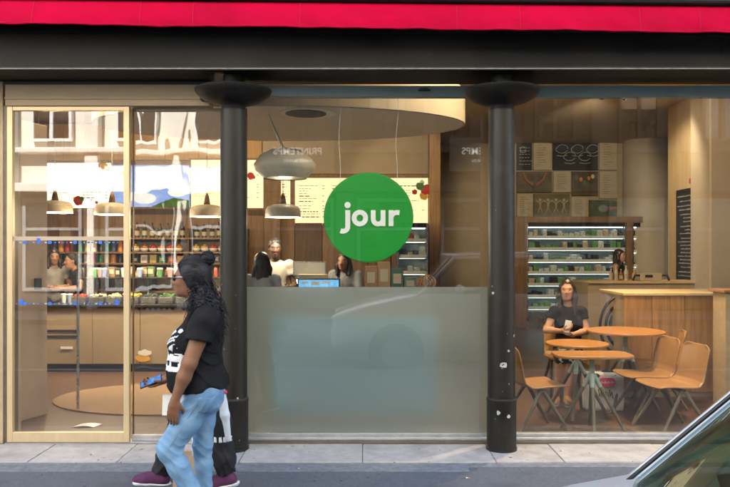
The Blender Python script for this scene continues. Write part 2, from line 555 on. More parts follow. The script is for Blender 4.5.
while xx < 12.5:
    pw = 0.10 if xx < -3.5 else 0.24
    MB().box(xx - pw, xx + pw, OY - 0.36, OY, 0, 3.25).build('pilaster', 'white_stone' if xx < -3.5 else 'dimmed_facade', ob, bev=0.03)
    MB().box(xx - 0.19, xx + 0.19, OY - 0.36, OY - 0.06, 3.5, 7.4).build('pilaster', 'white_stone' if xx < -3.5 else 'dimmed_facade', ob, bev=0.03)
    xc = xx + bw / 2
    # street level shop window
    f = MB().box(xc - 0.85, xc - 0.76, OY - 0.34, OY - 0.22, 0.5, 3.1).box(xc + 0.76, xc + 0.85, OY - 0.34, OY - 0.22, 0.5, 3.1)
    f.box(xc - 0.76, xc + 0.76, OY - 0.34, OY - 0.22, 3.0, 3.1).box(xc - 0.76, xc + 0.76, OY - 0.34, OY - 0.22, 2.2, 2.28).box(xc - 0.76, xc + 0.76, OY - 0.34, OY - 0.22, 0.5, 0.6)
    w = f.build('window', 'zinc', ob)
    MB().box(xc - 0.76, xc + 0.76, OY - 0.349, OY - 0.28, 0.6, 3.0).build('pane', 'street_window', w)
    for z, h in ((4.7, 2.2), (8.1, 2.3), (12, 2.3), (15.4, 2.2)):
        f = MB()
        for a0, a1 in ((-0.58, -0.50), (0.50, 0.58), (-0.05, 0.05)):
            f.box(xc + a0, xc + a1, OY - 0.34, OY - 0.18, z, z + h)
        f.box(xc - 0.5, xc + 0.5, OY - 0.338, OY - 0.182, z + h - 0.08, z + h).box(xc - 0.5, xc + 0.5, OY - 0.338, OY - 0.182, z, z + 0.08)
        w = f.build('window', 'shutter_white' if (xx < -3.5 or z > 7) else 'dimmed_facade', ob)
        MB().box(xc - 0.5, xc + 0.5, OY - 0.349, OY - 0.27, z + 0.08, z + h - 0.08).build('pane', 'street_window', w)
        if k % 3 == 1 and z < 6:
            MB().box(xc - 0.49, xc + 0.49, OY - 0.262, OY - 0.24, z + 0.9, z + h - 0.1).build('blind', 'paper_cream', w)
    k += 1
    xx += bw
# projecting dark fascia boards with the department store's name
for i, (sx, lab) in enumerate(((-1.85, 'left'), (3.33, 'right'))):
    sg = thing('store_sign', 'dark name board across the street, mirrored at the %s of the green disc' % lab, 'sign', (sx, OY + 0.3, 4.0))
    MB().box(sx - 1.0, sx + 1.0, OY + 0.06, OY + 0.14, 3.8, 4.75).build('board', 'taupe_dark', sg, bev=0.01)
    MB().box(sx - 0.9, sx - 0.8, OY - 0.2, OY + 0.06, 3.9, 4.6).build('bracket', 'black_metal', sg)
    MB().box(sx + 0.8, sx + 0.9, OY - 0.2, OY + 0.06, 3.9, 4.6).build('bracket', 'black_metal', sg)
    text_mesh('lettering', 'PRINTEMPS', 0.27, 'added_glow_letters', sg, (sx, OY + 0.15, 4.28), (math.radians(90), 0, math.radians(180)), bold=0.004)
    text_mesh('lettering', 'HAUSSMANN', 0.13, 'added_glow_letters', sg, (sx, OY + 0.15, 4.06), (math.radians(90), 0, math.radians(180)), bold=0.001)

# ------------------------------------------------------------------ beam, awning, columns
bm_ = thing('facade_beam', 'charcoal painted steel beam across the top of the shop front', 'beam', (0, -0.2, 3.08))
MB().box(-8, 8, -0.33, 0.05, 3.12, 4.08).build('web', 'charcoal_paint', bm_)
MB().box(-8, 8, -0.40, 0.08, 3.085, 3.119).build('flange', 'charcoal_paint', bm_, bev=0.004)
MB().box(-8, 8, -0.404, -0.399, 3.094, 3.104).build('worn_lip', 'worn_edge', bm_)
MB().box(-8, 8, -0.345, -0.331, 3.40, 3.43).build('moulding', 'charcoal_paint', bm_, bev=0.004)
for xx in (-5.2, -2.05, 0.02, 2.9, 5.2):
    MB().box(xx - 0.004, xx + 0.004, -0.3315, -0.329, 3.12, 3.39).build('joint', 'charcoal_paint', bm_)
aw = thing('awning', 'crimson red fabric awning valance above the beam', 'awning', (0, -0.55, 3.3))
def valance(u, v):
    xw = -6.5 + 13 * u
    zb = 3.3625 - 0.0122 * (xw - 0) + 0.0018 * math.sin(xw * 5) + 0.0008 * math.sin(xw * 17 + 1)
    z = zb + (3.578 - 0.0095 * xw - zb) * v
    y = -0.58 + 0.010 * math.sin(xw * 3.1) * (1 - v) + 0.006 * math.sin(xw * 11 + 2 * v) * (1 - v) + 0.006 * math.sin(xw * 23 + 5 * v + math.sin(xw * 4)) * (1 - v) + 0.05 * v * v
    return (xw, y, z)
MB().grid(valance, 260, 8, 0.004).build('valance', 'awning_red', aw, smooth=True)
def hem(u, v):
    q = valance(u, v * 0.045)
    return (q[0], q[1] - 0.0065, q[2] + 0.002)
MB().grid(hem, 260, 1, 0.003).build('hem', 'awning_red', aw, smooth=True)
MB().tube([(x_, valance((x_ + 6.5) / 13, 0.075)[1] - 0.006, valance((x_ + 6.5) / 13, 0.075)[2]) for x_ in [-6.4 + 0.1 * i for i in range(129)]], 0.0012, 5).build('stitching', 'awning_seam', aw)
for px in (33, 140, 193, 300, 457, 520, 640, 700):
    xx = P(px, 10, 5.5).x
    MB().tube([(xx, valance((xx + 6.5) / 13, t / 8)[1] - 0.006, valance((xx + 6.5) / 13, t / 8)[2]) for t in range(9)], 0.0013, 5).build('seam', 'awning_seam', aw)
MB().grid(lambda u, v: (-6.5 + 13 * u, -0.53 + 0.45 * v, 3.63 + 0.40 * v), 40, 3, 0.004).build('roof_sheet', 'awning_red', aw)
MB().tube([(-6.5, -0.545, 3.668), (6.5, -0.545, 3.545)], 0.028, 10).build('front_bar', 'charcoal_paint', aw)

def column(px, label, seed):
    d = 5.87
    cx, cy = P(px, 0, d).x, CY + d
    t = thing('iron_column', label, 'column', (cx, cy, 0))
    MB().lathe([(0.112, 0.44), (0.110, 1.2), (0.108, 2.0), (0.106, 2.80)], (cx, cy, 0), 40, caps=True).build('shaft', 'column_paint', t, smooth=False, auto=40)
    MB().lathe([(0.100, 2.78), (0.100, 2.83), (0.108, 2.842), (0.14, 2.852), (0.205, 2.872), (0.262, 2.900), (0.298, 2.932), (0.314, 2.956), (0.316, 2.968), (0.305, 2.974), (0.11, 2.985), (0.085, 2.995), (0.085, 3.084)],
               (cx, cy, 0), 48).build('capital', 'charcoal_paint', t, auto=50)
    MB().lathe([(0.119, 0.03), (0.121, 0.05), (0.121, 0.405), (0.123, 0.41), (0.123, 0.425), (0.112, 0.438)], (cx, cy, 0), 40).build('base_sleeve', 'column_paint', t, auto=40)
    MB().lathe([(0.128, 0.004), (0.128, 0.025), (0.119, 0.032)], (cx, cy, 0), 40).build('base_ring', 'black_metal', t, auto=40)
    r = random.Random(seed)
    # flakes where the paint has come off, and remains of stickers
    spots = [(r.uniform(-1.1, 1.1), r.uniform(0.1, 1.6), r.uniform(0.004, 0.011)) for _ in range(7)]
    if seed == 2:
        spots += [(-0.02, 0.72, 0.036), (-0.85, 1.30, 0.016), (0.9, 0.95, 0.012), (0.35, 0.83, 0.014), (-0.4, 0.33, 0.02), (0.3, 0.30, 0.018)]
    for (a, z, s) in spots:
        R = 0.1125 if z > 0.44 else 0.1222
        n = 9
        ring = [(a + s / R * math.cos(2 * math.pi * q / n) * r.uniform(0.5, 1), z + s * math.sin(2 * math.pi * q / n) * r.uniform(0.5, 1.2)) for q in range(n)]
        vs = [(cx + R * math.sin(q[0]), cy - R * math.cos(q[0]), q[1]) for q in ring]
        vs += [(cx + (R + 0.0012) * math.sin(q[0]), cy - (R + 0.0012) * math.cos(q[0]), q[1]) for q in ring]
        fs = [tuple(range(n)), tuple(range(n, 2 * n))] + [(i, (i + 1) % n, n + (i + 1) % n, n + i) for i in range(n)]
        MB().add(vs, fs).build('paint_chip', 'decal_white' if s > 0.0095 else 'worn_edge', t)
    return t
column(233.5, 'dark iron column beside the doors, behind the walking woman', 1)
column(501.5, 'dark iron column with white paint chips, right of the frosted glass', 2)
mc = thing('motion_sensor', 'small black motion sensor above the doors beside the column capital', 'sensor', P(207, 97, 5.97))
q = P(207, 97, 5.97)
MB().box(q.x - 0.05, q.x + 0.06, q.y - 0.06, q.y + 0.05, q.z - 0.035, q.z + 0.04).build('housing', 'black_plastic', mc, bev=0.008)
MB().lathe([(0.014, -0.066), (0.014, -0.05)], (q.x - 0.02, q.y, q.z), 16, axis='y').build('lens', 'steel', mc)

# ------------------------------------------------------------------ doors and shop windows
gx = lambda px, d=6.07: (px - 365) / FPX * d
gz = lambda py, d=6.07: CZ - (py - 250) / FPX * d
hd = thing('door_header', 'tan metal header panel above the sliding doors', 'panel', (-2.2, 0, 2.88))
MB().box(-3.062, -1.32, -0.03, 0.12, gz(106.5), 3.083).build('header_panel', 'header_tan', hd, bev=0.004)
MB().box(-3.062, -1.32, -0.038, -0.031, gz(85.5), gz(82.5)).build('dark_line', 'dark_gasket', hd)  # raised dark strip along the upper part of the header
MB().box(-3.062, -1.32, -0.042, -0.031, gz(100), gz(98)).build('ridge', 'header_tan', hd)

def framed_pane(name, label, cat, x0, x1, z0, z1, y, fw, fb, ft, glass, metal, depth=0.045):
    t = thing(name, label, cat, ((x0 + x1) / 2, y, z0))
    MB().box(x0, x0 + fw, y - depth / 2, y + depth / 2, z0, z1).build('stile', metal, t, bev=0.003)
    MB().box(x1 - fw, x1, y - depth / 2, y + depth / 2, z0, z1).build('stile', metal, t, bev=0.003)
    if fb: MB().box(x0 + fw, x1 - fw, y - depth / 2 + 0.002, y + depth / 2 - 0.002, z0, z0 + fb).build('bottom_rail', metal, t, bev=0.003)
    if ft: MB().box(x0 + fw, x1 - fw, y - depth / 2 + 0.002, y + depth / 2 - 0.002, z1 - ft, z1).build('top_rail', metal, t, bev=0.003)
    MB().add([(x0 + fw, y, z0 + fb), (x1 - fw, y, z0 + fb), (x1 - fw, y, z1 - ft), (x0 + fw, y, z1 - ft)], [(0, 1, 2, 3)]).build('pane', glass, t)
    return t
dz0, dz1 = 0.012, gz(107)
door = framed_pane('sliding_door', 'sliding glass door in a champagne metal frame, with two rows of blue marks', 'door',
                   gx(8), gx(130), dz0, dz1, 0.0, 0.048, 0.085, 0.035, 'door_glass', 'champagne_metal')
xg0, xg1 = gx(8) + 0.048, gx(130) - 0.048
for (py0, py1) in ((236.5, 240.5),):
    MB().box(xg0, xg1, -0.006, -0.003, gz(py1), gz(py0)).build('safety_band', 'band_tan', door)
for py in (242.5, 303.5):
    z = gz(py)
    kx = xg0 + 0.03
    i = 0
    while kx < xg1 - 0.03:
        big = (i % 6 == 2)
        hw, hh = (0.017, 0.014) if big else (0.006 + 0.004 * (i % 2), 0.006)
        MB().prism(rrect(kx, z, 2 * hw, 2 * hh, hh * 0.8, 3), -0.0085, -0.0065).build('blue_mark', 'decal_blue' if (i % 3 != 1) else 'decal_white', door)
        kx += 0.034 if not big else 0.045
        i += 1
    if py > 300:
        for ex in (xg0 + 0.07, xg1 - 0.06):
            MB().prism(rrect(ex, z + 0.012, 0.035, 0.05, 0.012, 3), -0.0115, -0.009).build('blue_mark', 'decal_blue', door)
    else:
        MB().prism(rrect(gx(39), z + 0.012, 0.03, 0.05, 0.01, 3), -0.0115, -0.009).build('blue_mark', 'decal_blue', door)
side = framed_pane('glass_side_panel', 'fixed glass panel between the door frame and the first iron column', 'window',
                   gx(130.5), gx(246), dz0, dz1, 0.062, 0.007, 0.05, 0.03, 'wavy_glass', 'bronze_sill', 0.03)
MB().box(gx(131), gx(233), 0.02, 0.045, 0.012, 0.065).build('floor_guide', 'alu_sill', side, bev=0.003)
mid = thing('shop_window', 'middle shop window with the lower half frosted', 'window', (0, 0, 0.08))
mx0, mx1 = gx(240), gx(497)
def sheet(x0, x1, z0, z1, y, n, mat, t):
    return MB().add([(x0, y, z0), (x1, y, z0), (x1, y, z1), (x0, y, z1)], [(0, 1, 2, 3)]).build(n, mat, t)
def sill(x0, x1, t):
    MB().box(x0, x1, -0.05, 0.10, 0.0, 0.028).build('sill_board', 'bronze_sill', t, bev=0.003)
    MB().box(x0, x1, -0.035, -0.012, 0.03, 0.055).build('sill_rail', 'alu_sill', t, bev=0.004)
    MB().box(x0, x1, -0.012, 0.05, 0.028, 0.085).build('bottom_rail', 'alu_sill', t, bev=0.003)
sheet(mx0, mx1, 0.085, 2.955, 0.0, 'pane', 'shop_glass', mid)
MB().box(mx0, mx0 + 0.035, -0.01, 0.05, 0.085, 2.955).build('stile', 'bronze_sill', mid)
fr = MB().box(gx(246.5), gx(487.5), 0.004, 0.0065, 0.086, gz(287)).build('frosted_film', 'frosted_film', mid)
sill(mx0, mx1, mid)
MB().box(mx0, mx1, -0.02, 0.06, 2.955, 3.05).build('top_rail', 'teal_reflection_metal', mid, bev=0.004)
MB().box(gx(418), gx(430), -0.027, -0.021, gz(92), gz(90)).build('maker_plate', 'black_plastic', mid)
MB().box(gx(420), gx(428), -0.027, -0.021, gz(89.6), gz(88.6)).build('maker_plate', 'black_plastic', mid)
rgt = thing('shop_window', 'right hand shop window with the wooden tables and chairs behind', 'window', (2.4, 0, 0.08))
rx0, rx1 = gx(505), 4.3
sheet(rx0, rx1, 0.085, 2.955, 0.0, 'pane', 'shop_glass', rgt)
MB().box(rx0, rx0 + 0.03, -0.01, 0.05, 0.085, 2.955).build('stile', 'bronze_sill', rgt)
sill(rx0, rx1, rgt)
MB().box(rx0, rx1, -0.02, 0.06, 2.955, 3.05).build('top_rail', 'teal_reflection_metal', rgt, bev=0.004)
MB().box(-3.062, mx0, -0.04, 0.10, 0.0, 0.010).build('door_track', 'alu_sill', hd)

# ------------------------------------------------------------------ interior shell
struct(MB().box(-7.5, 7.5, 0.10, 9.6, -0.3, 0.0).build('shop_floor', 'floor_wood'))
struct(MB().box(-7.5, 7.5, 0.06, 9.6, 4.0, 4.09).build('shop_ceiling', 'ceiling_taupe'))
struct(MB().box(-7.5, 7.5, 0.051, 0.10, 3.09, 4.0).build('wall_above_window', 'taupe_wall'))
struct(MB().box(-7.7, 7.7, 9.6, 9.8, -0.3, 4.09).build('wall_back', 'taupe_wall'))
struct(MB().box(-7.7, -7.5, 0.3, 9.6, -0.3, 4.09).build('wall_left', 'taupe_wall'))
struct(MB().box(7.5, 7.7, 0.3, 9.6, -0.3, 4.09).build('wall_right', 'taupe_wall'))
struct(MB().box(-7.5, -3.2, 0.3, 0.4, 0.0, 4.0).build('wall_front', 'taupe_wall'))
# side wall stretch with the chalkboard, and the pillar nearer the glass
D1, D2 = 10.35, 11.75
X1 = gx(709, D1)
struct(MB().box(X1, 7.5, CY + D1, CY + D2, 0.0, 4.0).build('wall_panelled', 'pale_wood_panel'))
pl = thing('pillar', 'smooth grey beige pillar at the right edge behind the window', 'pillar', (X1 + 0.5, CY + D1 - 0.3, 0))
MB().box(gx(710, D1 - 0.6), 7.5, CY + D1 - 0.6, CY + D1 - 0.003, 0, 4.0).build('pillar_face', 'grey_beige', pl, bev=0.02)
rc = thing('round_pillar', 'round plastered pillar above the fridge cabinet', 'pillar', (gx(648, 15.3), CY + 15.3, 0))
MB().lathe([(0.50, 0.0), (0.50, 4.0)], (gx(648, 15.3), CY + 15.35, 0), 48).build('shaft', 'grey_beige', rc, auto=40)

# ------------------------------------------------------------------ interior lamps
M('lamp_glow', (1.0, 0.86, 0.62), 0.5, var=0.0, emit=6.0, rvar=0)
M('cool_glow', (0.85, 1.0, 0.95), 0.5, var=0.0, emit=1.0, rvar=0)
WARM = (1.0, 0.71, 0.40)
SOFT = (1.0, 0.79, 0.53)
def ceiling_spot(loc, target, watts, ang, label, blend=0.6, col=WARM, size=0.05):
    loc = Vector(loc); target = Vector(target)
    t = thing('ceiling_spotlight', label, 'spotlight', loc, group='ceiling spotlights')
    dr = (target - loc).normalized()
    MB().tube([loc + Vector((0, 0, 0.10)) - dr * 0.02, loc + Vector((0, 0, 0.02)) - dr * 0.02], 0.012, 8).build('stem', 'black_metal', t)
    MB().tube([loc - dr * 0.06, loc + dr * 0.07], 0.05, 16).build('can', 'black_metal', t, auto=40)
    MB().tube([loc + dr * 0.071, loc + dr * 0.074], 0.042, 16).build('bulb', 'lamp_glow', t)
    ld = bpy.data.lights.new('spot_lamp', 'SPOT')
    ld.energy = watts * 0.5; ld.spot_size = math.radians(ang); ld.spot_blend = blend; ld.color = col
    ld.shadow_soft_size = size
    lo = bpy.data.objects.new('spot_lamp', ld)
    COL.objects.link(lo)
    lo.parent = t
    lo.matrix_parent_inverse = Matrix.Translation(-t.location)
    lo.location = loc + dr * 0.09
    lo.rotation_euler = dr.to_track_quat('-Z', 'Y').to_euler()
    return t
SPOTS = [
    ((2.3, 1.0, 3.88), (2.2, 0.9, 0), 230, 85, 'spotlight over the wooden tables by the right window'),
    ((2.9, 2.6, 3.88), (2.9, 2.3, 0), 150, 90, 'spotlight over the plywood clad counter'),
    ((3.7, 4.1, 3.88), (5.2, 5.0, 2.3), 52, 80, 'spotlight aimed at the chalkboard wall'),
    ((3.4, 4.1, 3.88), (4.3, 9.4, 2.2), 150, 60, 'spotlight aimed at the fridge cabinet'),
    ((-1.2, 4.2, 3.88), (-1.2, 6.8, 2.9), 42, 100, 'spotlight aimed at the lit menu boards'),
    ((0.8, 4.2, 3.88), (0.8, 6.9, 2.9), 34, 50, 'spotlight aimed at the wooden post beside the menu'),
    ((-3.4, 4.2, 3.88), (-3.6, 6.8, 3.2), 60, 105, 'spotlight aimed at the left menu boards'),
    ((-3.0, 2.6, 3.88), (-3.0, 3.9, 0.9), 80, 80, 'spotlight over the service counter'),
    ((-4.6, 4.4, 3.88), (-4.6, 5.2, 1.0), 90, 100, 'spotlight over the far left end of the back shelves'),
    ((-0.6, 3.3, 3.88), (-0.8, 3.2, 1.0), 32, 100, 'spotlight over the cash desk'),
    ((1.75, 0.45, 3.88), (0.55, 1.0, 3.1), 60, 80, 'added spotlight by the window that brightens the canopy rim'),  # unseen lamp put in to brighten the rim
    ((2.6, 1.6, 3.88), (5.0, 4.3, 2.2), 110, 60, 'added spotlight that lightens the beige pillar'),  # unseen lamp put in to lighten the pillar
    ((-3.1, 0.6, 3.88), (-2.6, 1.8, 0), 45, 80, 'spotlight over the oval doormat'),
]
for a in SPOTS:
    ceiling_spot(a[0], a[1], a[2], a[3], a[4], col=WARM if a[0][0] > 2 and a[0][1] < 3 else SOFT)

# oval dropped canopy
M('canopy_paint', (0.72, 0.67, 0.57), 0.6, var=0.04, scale=2)
cp = thing('ceiling_canopy', 'large oval dropped canopy with a cream rim under the ceiling', 'canopy', (-1.0, 1.55, 3.0))
def ell(n=72):
    return [(-0.92 + 2.0 * math.cos(2 * math.pi * i / n), 1.62 + 1.08 * math.sin(2 * math.pi * i / n)) for i in range(n)]
MB().prism(ell(), 3.0, 3.36, 'xy').build('rim', 'cream_panel', cp, auto=40)
MB().prism([(-0.92 + (x_ + 0.92) * 0.985, 1.62 + (y_ - 1.62) * 0.985) for x_, y_ in ell()], 2.992, 2.9995, 'xy').build('underside', 'canopy_paint', cp)
for (sx, sy) in ((-2.2, 1.5), (0.2, 1.5), (-1, 0.9), (-1, 2.1)):
    MB().tube([(sx, sy, 3.36), (sx, sy, 4.0)], 0.012, 8).build('hanger', 'black_metal', cp)
vp = P(308, 113, 6.95)
MB().lathe([(0.27, 2.985), (0.27, 2.991)], (vp.x, vp.y, 0), 40).build('vent_ring', 'white_plastic', cp)
MB().lathe([(0.20, 2.980), (0.20, 2.984)], (vp.x - 0.02, vp.y, 0), 40).build('vent_opening', 'dark_gasket', cp)

def pendant(px, py, d, w, h, label, mat, lit=0.0, top=None, squash=False, group=None):
    c = P(px, py, d)
    t = thing('pendant_lamp', label, 'lamp', c, group=group)
    R = w / 2
    if squash:
        prof = [(0.02, h / 2), (R * 0.45, h * 0.44), (R * 0.8, h * 0.27), (R, 0.0), (R * 0.95, -h * 0.18), (R * 0.72, -h * 0.38), (R * 0.70, -h * 0.42)]
    else:
        prof = [(0.03, h / 2 + 0.01), (R * 0.55, h / 2), (R * 0.86, h * 0.36), (R * 0.97, h * 0.1), (R, -h * 0.35), (R, -h / 2)]
    MB().lathe(prof, c, 40, caps=False).build('shade', mat, t, smooth=True)
    MB().lathe([(R * 0.93 if not squash else R * 0.69, -h * 0.40), (R * 0.90 if not squash else R * 0.66, -h * 0.395)], c, 32).build('diffuser', 'lamp_glow' if lit else mat, t)
    tz = top if top else 3.95
    if squash:
        a, b = P(283, 148, d), P(268, 100, d)
        MB().tube([(c.x, c.y, c.z + h / 2 - 0.01), (a.x, a.y, a.z), (b.x, b.y, 2.99)], 0.012, 8).build('rod', 'wire', t)
    else:
        MB().lathe([(0.045, h / 2), (0.03, h / 2 + 0.09), (0.012, h / 2 + 0.15)], c, 16).build('wooden_neck', 'brown_panel', t, smooth=True)
        MB().tube([(c.x, c.y, c.z + h / 2 + 0.14), (c.x, c.y, tz)], 0.004, 6).build('cord', 'wire', t)
    if lit:
        ld = bpy.data.lights.new('pendant_bulb', 'POINT'); ld.energy = lit * 2.0; ld.color = SOFT; ld.shadow_soft_size = 0.08
        lo = bpy.data.objects.new('pendant_bulb', ld); COL.objects.link(lo); lo.parent = t
        lo.location = (0, 0, -h * 0.6)
    return t
pendant(285, 164.5, 7.0, 0.61, 0.33, 'big flattened taupe pendant lamp left of the green disc', 'taupe_shade', squash=True)
pendant(283, 211, 9.0, 0.45, 0.16, 'white dome pendant lamp with wooden neck above the man in the white tee', 'white_enamel', lit=6, group='dome pendants')
pendant(55, 207, 9.2, 0.44, 0.15, 'dome pendant lamp seen through the left part of the sliding door', 'cream_panel', lit=6, group='dome pendants')
pendant(112, 209, 9.2, 0.44, 0.15, 'dome pendant lamp seen behind the right stile of the sliding door', 'cream_panel', lit=6, group='dome pendants')
pendant(207, 211, 9.2, 0.44, 0.15, 'dome pendant lamp left of the first column, above the woman walking', 'cream_panel', lit=6, group='dome pendants')

# ------------------------------------------------------------------ menu wall
MD = 13.0
mwy = CY + MD
struct(MB().box(gx(30, MD), gx(440, MD), mwy, mwy + 0.25, 0.0, 3.99).build('wall_menu', 'brown_panel'))
band = thing('wood_panelling', 'orange wooden band above the menu boards', 'panelling', (-2.2, mwy, 3.3))
x0 = gx(30, MD)
i = 0
MB().box(gx(263, MD), gx(428, MD), mwy - 0.03, mwy - 0.002, gz(174, MD), 3.95).build('plain_board', 'taupe_wall', band, bev=0.004)
while x0 < gx(262, MD) - 0.1:
    x1 = min(x0 + 0.62, gx(262, MD))
    MB().box(x0 + 0.004, x1 - 0.004, mwy - 0.035, mwy - 0.002, gz(160, MD), 3.95).build('board', 'orange_panel', band, bev=0.004)
    x0 += 0.62
pst = thing('wooden_post', 'pale oak post at the right end of the menu wall', 'post', (gx(434, MD), mwy, 0))
MB().box(gx(429, 12.9), gx(440, 12.9), mwy - 0.2, mwy - 0.04, 0, 3.98).build('shaft', 'oak_upright', pst, bev=0.006)
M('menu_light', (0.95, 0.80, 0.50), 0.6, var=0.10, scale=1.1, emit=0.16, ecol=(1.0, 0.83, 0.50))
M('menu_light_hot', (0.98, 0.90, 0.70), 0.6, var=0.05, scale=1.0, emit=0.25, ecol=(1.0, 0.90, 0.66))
M('picture_blue', (0.08, 0.22, 0.75), 0.5, var=0.35, scale=1.6, col2=(0.5, 0.65, 0.9), emit=0.12, ecol=(0.10, 0.26, 0.85))
M('tomato', (0.55, 0.03, 0.02), 0.35, var=0.2)
M('leaf_green', (0.06, 0.20, 0.03), 0.5, var=0.35)
M('egg_yolk', (0.75, 0.42, 0.05), 0.4, var=0.2)
M('cloud_white', (0.8, 0.85, 0.9), 0.6, emit=0.1, ecol=(0.8, 0.9, 1.0))
def menu_board(px0, px1, py0, py1, label, mat, cols, food=None, seed=0, d=12.85):
    r = random.Random(seed)
    a = P(px0, py1, d); b = P(px1, py0, d)
    t = thing('menu_board', label, 'menu board', ((a.x + b.x) / 2, a.y, a.z))
    MB().box(a.x, b.x, a.y, a.y + 0.06, a.z, b.z).build('panel', mat, t)
    f = 0.035
    fm = 'brown_panel'
    MB().box(a.x - f, b.x + f, a.y - 0.01, a.y + 0.07, b.z, b.z + f).build('frame_rail', fm, t)
    MB().box(a.x - f, b.x + f, a.y - 0.01, a.y + 0.07, a.z - f, a.z).build('frame_rail', fm, t)
    w = b.x - a.x; h = b.z - a.z
    for c in range(cols):
        cx0 = a.x + w * (c + 0.12) / cols
        lines = MB()
        z = b.z - h * 0.16
        while z > a.z + h * 0.18:
            head = r.random() < 0.25
            ln = w / cols * r.uniform(0.25, 0.66)
            pz = 0.016 if head else 0.008
            q = cx0
            while q < cx0 + ln:
                wl = r.uniform(0.03, 0.09)
                lines.box(q, min(q + wl, cx0 + ln), a.y - 0.003, a.y - 0.001, z - pz, z)
                q += wl + 0.018
            if r.random() < 0.6:
                lines.box(cx0 + w / cols * 0.70, cx0 + w / cols * 0.76, a.y - 0.003, a.y - 0.001, z - 0.01, z)
            z -= r.choice([0.045, 0.05, 0.085])
        lines.build('menu_text', 'ink', t)
    for (u, v, s, m) in (food or []):
        p = MB()
        cx, cz = a.x + w * u, a.z + h * v
        n = 14
        p.prism([(cx + s * math.cos(2 * math.pi * k / n) * r.uniform(0.8, 1.1), cz + s * math.sin(2 * math.pi * k / n) * r.uniform(0.8, 1.1)) for k in range(n)], a.y - 0.006 - 0.002 * r.random(), a.y - 0.001)
        p.build('food_picture', m, t)
    return t
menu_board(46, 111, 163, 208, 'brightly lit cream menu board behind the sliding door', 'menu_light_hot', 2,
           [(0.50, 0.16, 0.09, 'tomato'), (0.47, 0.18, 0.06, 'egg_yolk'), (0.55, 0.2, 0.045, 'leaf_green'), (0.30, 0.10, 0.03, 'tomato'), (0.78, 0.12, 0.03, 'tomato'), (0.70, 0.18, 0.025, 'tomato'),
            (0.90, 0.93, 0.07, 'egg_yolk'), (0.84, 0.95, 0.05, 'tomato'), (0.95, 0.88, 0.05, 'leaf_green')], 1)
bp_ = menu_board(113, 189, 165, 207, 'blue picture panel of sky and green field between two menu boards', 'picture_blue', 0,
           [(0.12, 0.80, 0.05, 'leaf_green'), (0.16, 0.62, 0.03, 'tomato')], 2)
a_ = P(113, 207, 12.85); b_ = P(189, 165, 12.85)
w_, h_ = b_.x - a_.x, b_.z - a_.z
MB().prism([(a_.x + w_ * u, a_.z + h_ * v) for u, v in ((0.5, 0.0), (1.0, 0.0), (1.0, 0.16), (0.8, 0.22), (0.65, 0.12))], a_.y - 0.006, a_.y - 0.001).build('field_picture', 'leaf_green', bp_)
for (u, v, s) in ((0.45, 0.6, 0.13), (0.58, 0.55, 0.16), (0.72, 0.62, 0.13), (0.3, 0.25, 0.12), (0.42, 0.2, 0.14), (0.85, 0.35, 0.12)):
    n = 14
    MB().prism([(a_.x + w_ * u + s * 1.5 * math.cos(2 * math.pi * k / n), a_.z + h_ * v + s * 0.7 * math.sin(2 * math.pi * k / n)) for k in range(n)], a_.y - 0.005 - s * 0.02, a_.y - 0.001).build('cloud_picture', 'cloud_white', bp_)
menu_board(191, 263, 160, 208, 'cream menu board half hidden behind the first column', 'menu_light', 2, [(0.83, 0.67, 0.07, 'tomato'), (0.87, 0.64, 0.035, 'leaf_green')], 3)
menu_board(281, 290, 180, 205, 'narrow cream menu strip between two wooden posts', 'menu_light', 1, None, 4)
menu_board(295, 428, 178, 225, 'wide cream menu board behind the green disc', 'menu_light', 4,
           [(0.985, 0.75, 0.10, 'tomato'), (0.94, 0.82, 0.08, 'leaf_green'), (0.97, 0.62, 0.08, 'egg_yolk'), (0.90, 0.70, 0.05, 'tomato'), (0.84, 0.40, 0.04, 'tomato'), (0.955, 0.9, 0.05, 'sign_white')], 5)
for (pa, pb, lab) in ((264, 280, 'left'), (290.5, 294.5, 'right')):
    q0, q1 = P(pa, 225, 12.8), P(pb, 163, 12.8)
    o = tag(MB().box(q0.x, q1.x, q0.y, q0.y + 0.09, 0.0, q1.z).build('wooden_mullion', 'brown_panel', bev=0.004), 'brown wooden mullion on the %s of the narrow menu strip' % lab, 'post')
dp = thing('wooden_door', 'dark brown wooden door behind the man in the white tee', 'door', (gx(305, 12.75), CY + 12.75, 0))
q0, q1 = P(295, 330, 12.8), P(322, 223, 12.8)
MB().box(q0.x, q1.x, q0.y, q0.y + 0.05, 0.0, q1.z).build('leaf', 'dark_brown_panel', dp, bev=0.004)
MB().box(q1.x - 0.10, q1.x - 0.07, q0.y - 0.05, q0.y - 0.001, 1.0, 1.18).build('handle', 'steel', dp)
for px in (322, 345, 368, 391):
    q0, q1 = P(px + 0.5, 330, 12.8), P(px + 22.5, 223, 12.8)
    o = MB().box(q0.x, q1.x, q0.y, q0.y + 0.04, 0.0, q1.z).build('wall_board', 'brown_panel', bev=0.004)
    tag(o, '%s brown wall board right of the wooden door' % ORD[[322, 345, 368, 391].index(px)], 'panel', 'brown wall boards')
ex = thing('exit_sign', 'small green exit sign high behind the sliding door', 'sign', P(38, 149, 9.0))
q = P(38, 149, 9.0)
M('exit_green', (0.05, 0.5, 0.2), 0.5, emit=0.25, ecol=(0.1, 0.8, 0.35))
MB().box(q.x - 0.09, q.x + 0.09, q.y, q.y + 0.03, q.z - 0.06, q.z + 0.07).build('panel', 'exit_green', ex)
MB().prism([(q.x - 0.05, q.z), (q.x + 0.01, q.z + 0.035), (q.x + 0.01, q.z + 0.012), (q.x + 0.06, q.z + 0.012), (q.x + 0.06, q.z - 0.012), (q.x + 0.01, q.z - 0.012), (q.x + 0.01, q.z - 0.035)], q.y - 0.004, q.y - 0.001).build('arrow', 'sign_white', ex)
